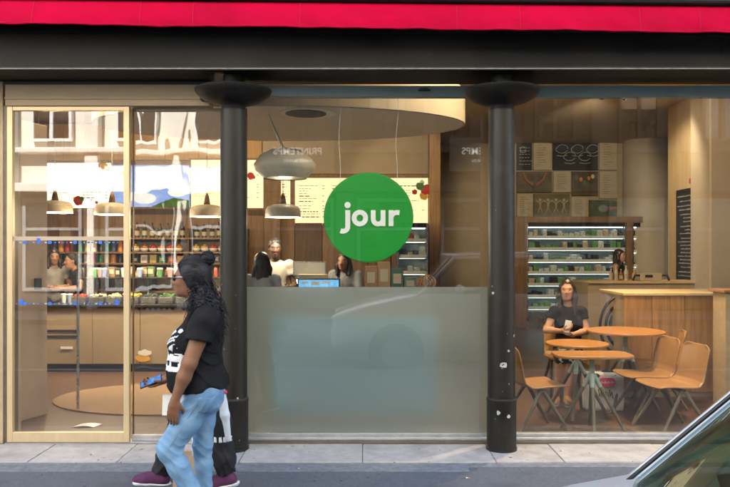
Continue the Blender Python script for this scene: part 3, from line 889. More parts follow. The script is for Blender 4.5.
MB().tube([(q.x, q.y + 0.015, q.z + 0.07), (q.x, q.y + 0.015, 3.99)], 0.006, 6).build('rod', 'wire', ex)

# ------------------------------------------------------------------ green disc
gd = thing('hanging_sign', 'round green hanging sign reading jour in white letters', 'sign', P(368.5, 217, 6.2))
DD = 6.2
gc = P(368.5, 217.5, DD)
GR = 44.8 / FPX * DD
MB().lathe([(GR - 0.006, -0.012), (GR, -0.008), (GR, 0.008), (GR - 0.006, 0.012)], gc, 96, axis='y').build('disc', 'brand_green', gd, auto=30)
def stroke(pts, w, y0, y1):
    """flat rounded stroke in the xz plane"""
    m = MB()
    n = len(pts)
    closed = (Vector(pts[0]) - Vector(pts[-1])).length < 1e-6
    if closed:
        pts = pts[:-1]; n -= 1
    L_, R_ = [], []
    for i in range(n):
        p = Vector(pts[i])
        a = Vector(pts[(i - 1) % n]) if (closed or i > 0) else p
        b = Vector(pts[(i + 1) % n]) if (closed or i < n - 1) else p
        t = (b - a).normalized()
        nn = Vector((-t.y, t.x)) * w / 2
        L_.append(p + nn); R_.append(p - nn)
    vs = [(q.x, y, q.y) for y in (y0, y1) for q in L_ + R_]
    N2 = 2 * n
    fs = []
    for i in range(n if closed else n - 1):
        j = (i + 1) % n
        fs += [(i, j, n + j, n + i), (N2 + i, N2 + n + i, N2 + n + j, N2 + j), (i, N2 + i, N2 + j, j), (n + i, n + j, N2 + n + j, N2 + n + i)]
    if not closed:
        fs += [(0, n, N2 + n, N2), (n - 1, N2 + n - 1, N2 + N2 - 1, N2 - 1)]
    return m.add(vs, fs)
def lp(px, py): return ((px - 365) / FPX * DD, CZ - (py - 250) / FPX * DD)
u1 = DD / FPX
Y0, Y1 = gc.y - 0.022, gc.y - 0.0125
SW = 4.8 * u1
letters = []
jp = [lp(347.8, 210.3), lp(347.8, 227.0)] + [lp(343.0 + 4.8 * math.cos(math.radians(a)), 227.0 + 4.3 * math.sin(math.radians(a))) for a in range(15, 121, 15)]
m = stroke(jp, SW, Y0, Y1); c_ = lp(347.6, 205.2)
m.prism([(c_[0] + 3.1 * u1 * math.cos(2 * math.pi * k / 20), c_[1] + 3.1 * u1 * math.sin(2 * math.pi * k / 20)) for k in range(20)], Y0, Y1)
m.build('letter', 'sign_white', gd)
oc = lp(359.9, 218.2)
op = [(oc[0] + 5.75 * u1 * math.cos(2 * math.pi * k / 40), oc[1] + 5.8 * u1 * math.sin(2 * math.pi * k / 40)) for k in range(41)]
stroke(op, SW, Y0, Y1).build('letter', 'sign_white', gd)
up_ = [lp(373.2, 210.3), lp(373.2, 218.6)] + [lp(378.1 - 4.9 * math.cos(math.radians(a)), 219.2 + 4.9 * math.sin(math.radians(a))) for a in range(0, 181, 15)] + [lp(383.0, 218.6), lp(383.0, 210.3)]
m = stroke(up_, SW, Y0, Y1)
m.prism([lp(380.6, 210.3), lp(385.4, 210.3), lp(385.4, 226.2), lp(380.6, 226.2)], Y0 - 0.0008, Y1 - 0.0004).build('letter', 'sign_white', gd)
rp = [lp(391.0, 226.2), lp(391.0, 218.2)] + [lp(397.0 - 6.0 * math.cos(math.radians(a)), 218.2 - 5.6 * math.sin(math.radians(a))) for a in range(15, 100, 12)] + [lp(399.4, 212.8)]
m = stroke(rp, SW, Y0, Y1)
m.prism([lp(388.6, 210.3), lp(393.4, 210.3), lp(393.4, 226.2), lp(388.6, 226.2)], Y0 - 0.0008, Y1 - 0.0004).build('letter', 'sign_white', gd)
for px in (397, 340):
    a = P(px, 182, DD)
    pts = [(a.x + 0.010 * math.sin(t * 0.9 + px) * min(1, t / 3), a.y, a.z - 0.02 + t * 0.09) for t in range(12)]
    MB().tube(pts, 0.0022, 6).build('cable', 'wire', gd)

# ------------------------------------------------------------------ service counter at the left
CD = 9.6
cyy = CY + CD
cl, cr_ = gx(45, CD), gx(330, CD)
sc_ = thing('service_counter', 'long tan service counter with a dark plinth behind the doors', 'counter', ((cl + cr_) / 2, cyy + 0.3, 0))
M('counter_tan', (0.36, 0.28, 0.18), 0.5, var=0.06, scale=2)
M('black_stone', (0.03, 0.03, 0.032), 0.25, var=0.3)
np_ = 6
for i in range(np_):
    a = cl + (cr_ - cl) * i / np_; b = cl + (cr_ - cl) * (i + 1) / np_
    MB().box(a + 0.003, b - 0.003, cyy, cyy + 0.03, 0.11, 0.87).build('front_panel', 'counter_tan', sc_, bev=0.003)
MB().box(cl, cr_, cyy + 0.05, cyy + 0.7, 0.0, 0.11).build('plinth', 'black_plastic', sc_)
MB().box(cl, cr_, cyy + 0.03, cyy + 0.72, 0.11, 0.872).build('carcass', 'taupe_dark', sc_)
MB().box(cl - 0.02, cr_ + 0.02, cyy - 0.03, cyy + 0.75, 0.875, 0.91).build('worktop', 'black_stone', sc_, bev=0.004)
for z in (0.555, 0.48):
    MB().box(gx(46, CD), gx(79, CD), cyy - 0.006, cyy - 0.001, z - 0.018, z + 0.018).build('grip_slot', 'dark_gasket', sc_)
MB().box(gx(61, CD), gx(73, CD), cyy - 0.012, cyy - 0.007, gz(349, CD), gz(346.5, CD)).build('door_pull', 'sign_white', sc_)
n = 26
for k in range(n):   # scalloped dark edge under the worktop
    xx = gx(131, CD) + k * 0.075
    MB().prism([(xx, 0.874), (xx + 0.075, 0.874), (xx + 0.0375, 0.835)], cyy - 0.012, cyy - 0.004).build('scallop', 'black_plastic', sc_)
MB().add([(gx(75, CD), cyy + 0.10, 0.912), (cr_, cyy + 0.10, 0.912), (cr_, cyy + 0.24, 1.24), (gx(75, CD), cyy + 0.24, 1.24)], [(0, 1, 2, 3)]).build('sneeze_guard', 'case_glass', sc_)
MB().box(gx(75, CD), cr_, cyy + 0.24, cyy + 0.52, 1.245, 1.27).build('guard_shelf', 'black_metal', sc_, bev=0.003)
for xx in (gx(76, CD), gx(140, CD), gx(205, CD), gx(280, CD)):
    MB().tube([(xx, cyy + 0.38, 0.91), (xx, cyy + 0.38, 1.245)], 0.014, 8).build('guard_post', 'steel', sc_)
sd = tag(MB().prism([(gx(143 + 7.5 * math.cos(a / 12 * 6.283) * (1 + 0.15 * math.sin(a * 2.1)), CD), gz(358 + 3.8 * math.sin(a / 12 * 6.283), CD)) for a in range(12)], cyy - 0.010, cyy - 0.004).build('salad_decal', 'egg_yolk'),
         'yellow sandwich picture stuck on the counter front', 'decal')
sd2 = MB().prism([(gx(145 + 7.0 * math.cos(a / 12 * 6.283), CD), gz(352.6 + 3.0 * math.sin(a / 12 * 6.283) * (1 + 0.2 * math.sin(a * 3)), CD)) for a in range(12)], cyy - 0.014, cyy - 0.0105).build('bread_picture', 'sign_white', sd)

FOODS = {'leaf': (0.07, 0.20, 0.03), 'tomato': (0.5, 0.05, 0.02), 'corn': (0.7, 0.45, 0.07), 'beet': (0.25, 0.02, 0.06), 'rice': (0.6, 0.55, 0.42), 'olive': (0.06, 0.07, 0.03), 'carrot': (0.65, 0.22, 0.03), 'cheese': (0.7, 0.6, 0.35)}
for k_, c in FOODS.items():
    M('food_' + k_, c, 0.5, var=0.35, scale=60)
def food_pan(px, d, zb, w, food, label, group):
    c = P(px, 290, d)
    t = thing('food_pan', label, 'food pan', (c.x, c.y, zb), group=group)
    m = MB()
    m.box(c.x - w / 2, c.x + w / 2, c.y - 0.13, c.y + 0.13, zb + 0.001, zb + 0.09)
    m.build('pan', 'steel', t, bev=0.006)
    m = MB()
    r = random.Random(int(px * 7))
    for _ in range(34):
        s = r.uniform(0.014, 0.028)
        m.ball((c.x + r.uniform(-w / 2 + 0.02, w / 2 - 0.02), c.y + r.uniform(-0.11, 0.11), zb + 0.09 + r.uniform(0, 0.035)), (s, s * r.uniform(0.7, 1), s * 0.7), 6, 4)
    m.build('food', 'food_' + food, t, smooth=True)
fk = list(FOODS)
adj = {'leaf': 'green leaves', 'tomato': 'tomatoes', 'corn': 'corn', 'beet': 'beetroot', 'rice': 'rice', 'olive': 'olives', 'carrot': 'carrot', 'cheese': 'cheese'}
ppx = 82
for i in range(14):
    f = fk[(i * 3 + 1) % 8]
    food_pan(ppx, CD + 0.28, 0.911, 0.2, f, 'steel pan of %s, %s from the left on the service counter' % (adj[f], ORD[i]), 'food pans on the service counter')
    ppx += 17.2
def bottle(loc, h, r, col, name, label, group, cap='black_plastic', kind='bottle'):
    t = thing(name, label, kind, loc, group=group)
    mn = 'item_' + '_'.join('%02d' % int(c * 99) for c in col)
    M(mn, col, 0.3, var=0.15, scale=20)
    if name == 'jar':
        MB().lathe([(r, 0), (r, h * 0.8), (r * 0.8, h * 0.88)], (0, 0, 0), 14).build('body', mn, t, local=True, auto=50)
        MB().lathe([(r * 0.85, h * 0.885), (r * 0.85, h)], (0, 0, 0), 14).build('lid', cap, t, local=True, auto=50)
    else:
        MB().lathe([(r, 0), (r, h * 0.58), (r * 0.85, h * 0.66), (r * 0.35, h * 0.76), (r * 0.32, h * 0.93)], (0, 0, 0), 14).build('body', mn, t, local=True, auto=50)
        MB().lathe([(r * 0.36, h * 0.932), (r * 0.36, h)], (0, 0, 0), 10).build('cap', cap, t, local=True, auto=50)
        MB().lathe([(r * 1.02, h * 0.15), (r * 1.02, h * 0.45)], (0, 0, 0), 14, caps=False).build('paper_label', 'paper_cream', t, local=True)
    return t
def carton(c, w, dp_, h, col, label, group, name='carton', kind='box'):
    mn = 'item_' + '_'.join('%02d' % int(q * 99) for q in col)
    M(mn, col, 0.55, var=0.15, scale=14)
    t = thing(name, label, kind, c, group=group)
    MB().box(-w / 2, w / 2, -dp_ / 2, dp_ / 2, 0, h).build('body', mn, t, local=True, bev=0.004)
    MB().box(-w * 0.32, w * 0.32, -dp_ / 2 - 0.003, -dp_ / 2 - 0.0005, h * 0.3, h * 0.75).build('printed_label', 'paper_cream', t, local=True)
    return t
# back shelves behind the counter
BD = 12.2
by = CY + BD
bs = thing('back_shelves', 'dark wooden shelves full of bottles and fruit behind the service counter', 'shelving', (gx(150, BD), by, 0))
bx0, bx1 = gx(50, BD), gx(246, BD)
SH = [0.95, gz(264, BD), gz(252.5, BD), gz(238.5, BD)]
SH = [0.95, 1.43, 1.62, 1.86]
for z in SH:
    MB().box(bx0, bx1, by - 0.15, by + 0.35, z - 0.03, z).build('shelf', 'brown_panel', bs, bev=0.003)
MB().box(bx0, bx1, by + 0.35, by + 0.40, 0.0, 2.02).build('back_panel', 'taupe_dark', bs)
for px in (50, 75, 130, 190, 245):
    xx = gx(px, BD)
    MB().box(xx - 0.015, xx + 0.015, by - 0.14, by + 0.34, 0.0, 2.02).build('upright', 'dark_brown_panel', bs)
MB().box(bx0, bx1, by - 0.10, by + 0.34, 0.0, 0.919).build('base_cabinet', 'black_plastic', bs)
r = random.Random(5)
cnt = 0
px = 137
while px < 240:                       # dark bottles on the top shelf
    c = P(px, 0, BD)
    if abs(px - 190) > 3:
        col = r.choice([(0.02, 0.05, 0.02), (0.03, 0.02, 0.015), (0.10, 0.03, 0.02), (0.05, 0.06, 0.05)])
        bottle((c.x, c.y, SH[3]), r.uniform(0.22, 0.28), 0.042, col, 'bottle', '%s dark bottle from the left on the top back shelf' % (ORD[cnt] if cnt < 16 else 'last'), 'bottles on the top back shelf')
        cnt += 1
    px += r.uniform(6.5, 8)
px = 136; cnt = 0
while px < 241 and cnt < 14:          # fruit in bowls on the second shelf
    c = P(px, 0, BD)
    if abs(px - 190) > 4:
        col = r.choice(['food_carrot', 'food_corn', 'food_tomato', 'food_carrot'])
        t = thing('fruit_bowl', '%s heaped fruit bowl from the left on the back shelf' % ORD[cnt], 'bowl', (c.x, c.y, SH[2]), group='fruit bowls on the back shelf')
        MB().lathe([(0.035, 0.0), (0.06, 0.02), (0.075, 0.06)], (0, 0, 0), 16).build('bowl', 'white_enamel', t, local=True, smooth=True)
        m = MB()
        for k in range(7):
            a = k * 2.4
            m.ball((0.042 * math.cos(a) * (k > 0), 0.042 * math.sin(a) * (k > 0), 0.075 + 0.03 * (k == 0)), 0.03, 8, 6)
        m.build('fruit', col, t, local=True, smooth=True)
        cnt += 1
    px += 8.6
px = 54; cnt = 0
cols = [(0.6, 0.25, 0.04), (0.02, 0.02, 0.02), (0.02, 0.22, 0.06), (0.05, 0.06, 0.12), (0.7, 0.68, 0.62), (0.45, 0.04, 0.03), (0.02, 0.20, 0.07), (0.6, 0.45, 0.1)]
while px < 128 and cnt < 12:
    c = P(px, 0, BD)
    if abs(px - 75) > 3.5:
        col = cols[cnt % 8]
        bottle((c.x, c.y, SH[1]), 0.165, 0.05, col, 'jar', '%s storage jar from the left on the middle back shelf' % ORD[cnt], 'storage jars on the back shelf', kind='jar')
        bottle((c.x + 0.01, c.y, SH[2]), r.uniform(0.2, 0.22), 0.045, cols[(cnt * 5 + 3) % 8], 'jar', '%s tall jar from the left on the upper back shelf' % ORD[cnt], 'tall jars on the upper back shelf', kind='jar')
        cnt += 1
    px += 6.6
px = 136; cnt = 0
while px < 244:
    c = P(px, 0, BD)
    if abs(px - 190) > 4.5:
        carton((c.x, c.y, SH[1]), 0.11, 0.12, r.uniform(0.10, 0.14), cols[(cnt * 3 + 1) % 8], '%s small carton from the left below the fruit bowls' % ORD[cnt], 'small cartons below the fruit bowls')
        cnt += 1
    px += 9
ov = thing('countertop_oven', 'steel and dark glass oven on the back counter behind the door', 'oven', P(111, 278, BD - 0.05))
q = P(112, 0, BD - 0.05)
MB().box(q.x - 0.22, q.x + 0.22, q.y - 0.14, q.y + 0.2, 0.951, 1.28).build('body', 'steel', ov, bev=0.01)
MB().box(q.x - 0.17, q.x + 0.10, q.y - 0.147, q.y - 0.141, 1.0, 1.23).build('door_glass', 'black_stone', ov)
MB().tube([(q.x - 0.15, q.y - 0.17, 1.245), (q.x + 0.10, q.y - 0.17, 1.245)], 0.008, 8).build('handle', 'black_metal', ov)
mon = thing('till_screen', 'dark till screen on a stand beside the bald server', 'screen', P(118, 285, 9.9))
q = P(118, 272, 10.05)
MB().box(q.x - 0.16, q.x + 0.16, q.y, q.y + 0.03, q.z - 0.06, q.z + 0.06).build('screen', 'black_plastic', mon, bev=0.005)
MB().tube([(q.x, q.y + 0.015, 1.272), (q.x, q.y + 0.015, q.z - 0.055)], 0.015, 8).build('stand', 'steel', mon)
mon2 = thing('coffee_machine', 'black coffee machine behind the glass side panel, left of the walking woman', 'machine', P(146, 285, 10.6))
q = P(146, 268, 11.9)
MB().box(q.x - 0.12, q.x + 0.12, q.y - 0.06, q.y + 0.25, 0.951, 1.36).build('body', 'black_plastic', mon2, bev=0.015)
MB().box(q.x - 0.09, q.x + 0.09, q.y - 0.15, q.y - 0.061, 1.22, 1.34).build('brew_head', 'steel', mon2, bev=0.01)
MB().box(q.x - 0.10, q.x + 0.10, q.y - 0.16, q.y - 0.061, 0.952, 0.98).build('drip_tray', 'steel', mon2, bev=0.004)
for i, px in enumerate((64, 70, 95, 100, 104, 124, 140, 160, 170, 178)):
    c = P(px, 0, CD + 0.36)
    col = [(0.7, 0.7, 0.66), (0.3, 0.4, 0.6), (0.1, 0.3, 0.1), (0.6, 0.3, 0.3), (0.25, 0.3, 0.55)][i % 5]
    if px < 75:
        z = 0.911
    else:
        z = 1.271
    t = thing('paper_cup', '%s paper cup from the left on the service counter' % ORD[i], 'cup', (c.x, c.y, z), group='paper cups on the service counter')
    mn = 'cup_%d' % (i % 5); M(mn, col, 0.5)
    MB().lathe([(0.028, 0), (0.040, 0.11)], (0, 0, 0), 16).build('cup', mn, t, local=True, auto=50)
    MB().lathe([(0.043, 0.111), (0.043, 0.118), (0.034, 0.128)], (0, 0, 0), 16).build('lid', 'white_plastic', t, local=True, auto=50)
r = random.Random(77)
KINDS = [('bottle', (0.05, 0.12, 0.04)), ('bottle', (0.25, 0.12, 0.03)), ('jar', (0.35, 0.06, 0.03)), ('carton', (0.20, 0.13, 0.07)), ('jar', (0.05, 0.04, 0.03)), ('carton', (0.03, 0.03, 0.035)), ('bottle', (0.3, 0.3, 0.28)), ('carton', (0.10, 0.16, 0.06))]
cn_ = {'bottle': 0, 'jar': 0, 'carton': 0}
px = 83
while px < 246:
    kd, col = r.choice(KINDS)
    c = P(px, 0, CD + 0.46)
    z = 1.2715
    if cn_[kd] < 16:
        word = {'bottle': 'sauce bottle', 'jar': 'spice jar', 'carton': 'tea carton'}[kd]
        lab = '%s %s from the left on the glass guard above the service counter' % (ORD[cn_[kd]], word)
        if kd == 'carton': carton((c.x, c.y, z), r.uniform(0.07, 0.12), 0.08, r.uniform(0.08, 0.15), col, lab, 'tea cartons on the glass guard')
        else: bottle((c.x, c.y, z), r.uniform(0.12, 0.2), r.uniform(0.028, 0.036), col, kd, lab, '%ss on the glass guard' % word, kind=kd)
        cn_[kd] += 1
    px += r.uniform(5.5, 8.5)
# panel just inside the door, mat, thin door post
ip = thing('entrance_screen', 'beige upright panel just inside the door with a dark card reader', 'panel', (gx(30, 6.9), CY + 6.9, 0))
a, b = P(11, 0, 6.75), P(45, 0, 7.15)
ux = Vector((b.x - a.x, b.y - a.y, 0)); ln = ux.length; ux.normalize(); nx = Vector((ux.y, -ux.x, 0))
mid_ = (a + b) / 2
M('entrance_beige', (0.42, 0.31, 0.215), 0.55, var=0.05)
MB().obox((mid_.x, mid_.y, 1.45), ux, nx, (0, 0, 1), ln, 0.06, 2.9).build('panel', 'entrance_beige', ip, bev=0.006)
q = Vector((mid_.x, mid_.y, 0)) + nx * 0.04 + ux * 0.08
MB().obox((q.x, q.y, gz(284, 6.95)), ux, nx, (0, 0, 1), 0.085, 0.02, 0.11).build('card_reader', 'black_plastic', ip, bev=0.005)
MB().obox((q.x - 0.02, q.y - 0.004, gz(275, 6.95)), ux, nx, (0, 0, 1), 0.04, 0.012, 0.045).build('alarm_button', 'exit_green', ip)
mt = tag(MB().prism([(-2.15 + 1.28 * math.cos(2 * math.pi * i / 64), 1.85 + 0.86 * math.sin(2 * math.pi * i / 64)) for i in range(64)], 0.003, 0.014, 'xy').build('doormat', 'coir'), 'large tan oval doormat on the dark floor inside the door', 'doormat')
dpst = tag(MB().tube([(gx(78, 7.3), CY + 7.3, 0.004), (gx(78, 7.3), CY + 7.3, 1.62)], 0.014, 12).build('barrier_post', 'steel'), 'thin steel post standing behind the sliding door', 'post')
lf = tag(MB().grid(lambda u, v: (gx(84, 6.62) + (u - 0.5) * 0.2 + 0.03 * v, CY + 6.6 + v * 0.12, 0.004 + 0.012 * math.sin(u * 3.1)), 6, 3, 0.0015).build('dropped_leaflet', 'sign_white'), 'white leaflet lying on the floor inside the door', 'leaflet')

# ------------------------------------------------------------------ cash desk in the middle
KD = 8.5
ky = CY + KD
cd = thing('cash_desk', 'dark cash desk behind the frosted glass', 'desk', (gx(345, KD), ky, 0))
MB().box(gx(246, KD), gx(440, KD), ky, ky + 0.55, 1.12, 1.16).build('worktop', 'black_stone', cd, bev=0.004)
MB().box(gx(248, KD), gx(438, KD), ky + 0.03, ky + 0.5, 0.0, 1.118).build('cabinet', 'taupe_dark', cd)
M('screen_blue', (0.05, 0.25, 0.6), 0.3, var=0.55, scale=5, col2=(0.3, 0.6, 0.8), emit=0.18, ecol=(0.10, 0.36, 0.75))
def screen(px0, px1, py0, py1, d, label, front, base):
    a, b = P(px0, py1, d), P(px1, py0, d)
    t = thing('monitor', label, 'monitor', ((a.x + b.x) / 2, a.y, base))
    MB().box(a.x, b.x, a.y, a.y + 0.03, a.z, b.z).build('casing', 'steel' if front != 'screen_blue' else 'black_plastic', t, bev=0.004)
    MB().box(a.x + 0.015, b.x - 0.015, a.y - 0.004, a.y - 0.0005, a.z + 0.015, b.z - 0.015).build('display', front, t)
    cxm = (a.x + b.x) / 2
    MB().tube([(cxm, a.y + 0.035, base + 0.012), (cxm, a.y + 0.035, a.z + 0.04)], 0.02, 8).build('stand', 'steel', t)
    MB().box(cxm - 0.1, cxm + 0.1, a.y - 0.03, a.y + 0.12, base + 0.001, base + 0.012).build('foot', 'steel', t)
    for k in range(3):
        if front == 'screen_blue':
            MB().box(a.x + 0.04 + 0.13 * k, a.x + 0.14 + 0.13 * k, a.y - 0.0065, a.y - 0.0045, b.z - 0.06 - 0.02 * (k == 1), b.z - 0.035).build('screen_text', 'sign_white', t)
screen(297.5, 340, 278.5, 296, 8.62, 'monitor with a lit blue display just above the frosted glass', 'screen_blue', 1.16)
screen(293, 326, 261.5, 276, 8.9, 'grey monitor back in front of the man in the white tee', 'white_plastic', 1.16)
br = tag(MB().box(gx(298, 8.7), gx(328, 8.7), CY + 8.75, CY + 8.82, 1.161, gz(274.5, 8.75)).build('paper_tray', 'paper_cream', bev=0.004), 'cream paper tray behind the blue monitor', 'tray')
for i, (px, py0, py1, c) in enumerate(((384, 262, 284, (0.36, 0.22, 0.11)), (371, 266, 284, (0.30, 0.17, 0.09)), (397, 268, 284, (0.06, 0.12, 0.1)), (410, 277, 284, (0.12, 0.18, 0.15)))):
    lab = ['cardboard box with a dark heart print on the cash desk', 'smaller brown box left of the cardboard box with the heart', 'dark green box right of the cardboard box with the heart', 'low grey green tray on the cash desk near the wicker ball'][i]
    a = P(px, py1, 8.75)
    carton((a.x, a.y, 1.161), 0.15, 0.14, gz(py0, 8.75) - 1.161, c, lab, None, name='cardboard_box' if i < 2 else 'storage_box')
wbp = P(426, 284, 8.7)
wb = thing('wicker_ball', 'round wicker bowl at the top edge of the frosted glass', 'bowl', (wbp.x, wbp.y, 1.161))
for k in range(9):
    a = k * 0.7
    ax = Vector((math.cos(a), math.sin(a), 0.35 * math.sin(k * 2.2))).normalized()
    e1 = ax.orthogonal().normalized(); e2 = ax.cross(e1)
    MB().tube([Vector((wbp.x, wbp.y, 1.235)) + (e1 * math.cos(t * math.pi / 12) + e2 * math.sin(t * math.pi / 12)) * 0.12 * (1 if 1 else 0) for t in range(24)], 0.006, 5, closed=True).build('cane', 'oak', wb) if True else None
for o in [x for x in bpy.data.objects if x.parent == wb]:
    for v in o.data.vertices:
        v.co.z = 1.162 + max(0.004, (v.co.z - 1.112) * 0.75)
# open chiller behind the desk
def chiller(px0, px1, py0, d, label, nsh, wide, glow=True, z0=0.0, depth=0.55, seed=1, dens=1.0, prod=None):
    a, b = P(px0, 0, d), P(px1, py0, d)
    x0, x1, y, zt = a.x, b.x, a.y, b.z
    t = thing('display_fridge', label, 'fridge', ((x0 + x1) / 2, y, 0))
    f = 0.025
    MB().box(x0, x0 + f, y, y + depth, 0.0, zt).build('side_panel', 'steel', t)
    MB().box(x1 - f, x1, y, y + depth, 0.0, zt).build('side_panel', 'steel', t)
    MB().box(x0 + f, x1 - f, y, y + depth, zt - 0.08, zt).build('top_panel', 'black_metal', t)
    MB().box(x0 + f, x1 - f, y, y + depth, 0.0, 0.35).build('base_panel', 'steel', t)
    MB().box(x0 + f, x1 - f, y + depth - 0.03, y + depth, 0.35, zt - 0.08).build('back_panel', 'fridge_liner', t)
    r = random.Random(seed)
    for k in range(nsh):
        z = 0.42 + (zt - 0.30 - 0.42) * k / (nsh - 1)
        MB().box(x0 + f, x1 - f, y + 0.06 + 0.02 * (k == 0), y + depth - 0.032, z - 0.02, z).build('shelf', 'steel', t)
        MB().box(x0 + f, x1 - f, y + 0.045, y + 0.058, z - 0.03, z + 0.035).build('price_rail', 'price_white', t)
        MB().box(x0 + f + 0.02, x1 - f - 0.02, y + 0.062, y + 0.085, z - 0.034, z - 0.022).build('light_strip', 'cool_glow', t)
        m = {}
        xx = x0 + f + 0.03
        while xx < x1 - f - 0.12:
            w = r.uniform(0.07, 0.13)
            if r.random() < 0.92 * dens:
                h = r.uniform(0.06, 0.16)
                mm = r.choice(prod)
                bx = m.setdefault(mm, MB())
                bx.box(xx, xx + w, y + 0.08, y + 0.26, z + 0.001, z + h)
                if r.random() < 0.5:
                    bx.box(xx + 0.01, xx + w - 0.01, y + 0.1, y + 0.24, z + h, z + h + 0.012)
            xx += w + r.uniform(0.008, 0.03)
        for mm, bx in m.items():
            o = bx.build('packed_food', mm, t)
            o['kind'] = 'stuff'
    MB().box(x0 + f + 0.02, x1 - f - 0.02, y + 0.062, y + 0.085, zt - 0.10, zt - 0.081).build('light_strip', 'cool_glow', t)
    return t
M('fridge_liner', (0.48, 0.55, 0.54), 0.4, var=0.1)
M('price_white', (0.68, 0.74, 0.70), 0.5, var=0.1, scale=18)
M('pack_clear', (0.55, 0.60, 0.56), 0.25, var=0.4, scale=30)
M('pack_green', (0.12, 0.28, 0.10), 0.4, var=0.4, scale=30)
M('pack_beige', (0.48, 0.40, 0.26), 0.5, var=0.4, scale=30)
M('pack_red', (0.40, 0.07, 0.05), 0.4, var=0.3, scale=30)
M('pack_dark', (0.03, 0.035, 0.04), 0.35, var=0.3, scale=30)
PR = ['pack_clear', 'pack_green', 'pack_beige', 'pack_clear', 'pack_green', 'pack_dark']
chiller(397, 428, 223, 12.2, 'black framed chilled cabinet right of the green disc', 6, 0.5, seed=3, prod=['pack_beige', 'pack_red', 'pack_dark', 'pack_clear'], depth=0.5)
# ------------------------------------------------------------------ fridge wall at the back right
FD = 14.95
chiller(527, 626, 223, FD, 'wide lit display fridge with packed salads at the back', 7, 2.0, seed=8, prod=PR)
chiller(632.5, 647.5, 223, FD, 'narrow lit drinks fridge right of the wide fridge', 6, 0.3, seed=9, prod=['pack_dark', 'pack_beige', 'pack_dark', 'pack_clear'])
fs_ = thing('fridge_surround', 'brown wooden cabinet surround framing the back fridges', 'cabinet', (gx(595, FD), CY + FD, 0))
sy0, sy1 = CY + FD - 0.03, CY + FD + 0.6
ztop = gz(216.5, FD)
zin = gz(223, FD) + 0.005
for pa, pb in ((505, 526.7), (626.3, 632.2), (647.8, 673)):
    MB().box(gx(pa, FD), gx(pb, FD), sy0, sy1, 0.0, ztop).build('side_board', 'brown_panel', fs_, bev=0.005)
MB().box(gx(526.8, FD), gx(626.2, FD), sy0 + 0.003, sy1, zin, ztop).build('top_board', 'brown_panel', fs_, bev=0.005)
MB().box(gx(632.3, FD), gx(647.7, FD), sy0 + 0.003, sy1, zin, ztop).build('top_board', 'brown_panel', fs_, bev=0.005)
# poster wall
PD = 15.6
M('poster_hands', (0.10, 0.075, 0.03), 0.6, var=0.7, scale=5)
M('poster_green', (0.07, 0.11, 0.03), 0.6, var=0.6, scale=4)
M('poster_olive', (0.12, 0.10, 0.03), 0.6, var=0.5, scale=3)
M('skin_print', (0.36, 0.17, 0.08), 0.7, var=0.15)
POST = [
    (517, 532, 140, 170, 'chalkboard', 'chalk', 'narrow chalkboard poster with white lettering at the top left of the poster wall'),
    (533.5, 551, 141, 170, 'paper_cream', 'lines', 'cream text poster right of the narrow chalkboard poster'),
    (553, 598, 140, 170, 'chalkboard', 'draw', 'wide chalkboard poster with white sketches'),
    (599.5, 617, 140, 170, 'paper_cream', 'lines', 'cream text poster at the top right of the poster wall'),
    (517, 552, 171.5, 192.5, 'poster_hands', 'hands', 'dark photo poster of joined hands'),
    (553.5, 570.5, 171.5, 192.5, 'paper_cream', 'lines', 'small cream text poster right of the joined hands poster'),
    (572, 598, 171.5, 195.5, 'poster_hands', 'veg', 'dark photo poster of vegetables in the middle of the poster wall'),
    (599.5, 617, 171.5, 198.5, 'paper_cream', 'lines', 'cream text poster right of the dark vegetable poster'),
    (517, 532.5, 194, 217, 'paper_cream', 'lines', 'cream text poster at the bottom left of the poster wall'),
    (534, 570, 194, 217, 'poster_olive', 'people', 'olive green poster with a chain of white paper figures'),
    (571.5, 588, 197, 217, 'paper_cream', 'lines', 'cream text poster right of the paper figures'),
    (589.5, 617, 200, 217, 'poster_green', 'ball', 'green photo poster with a hand holding a bowl'),
]
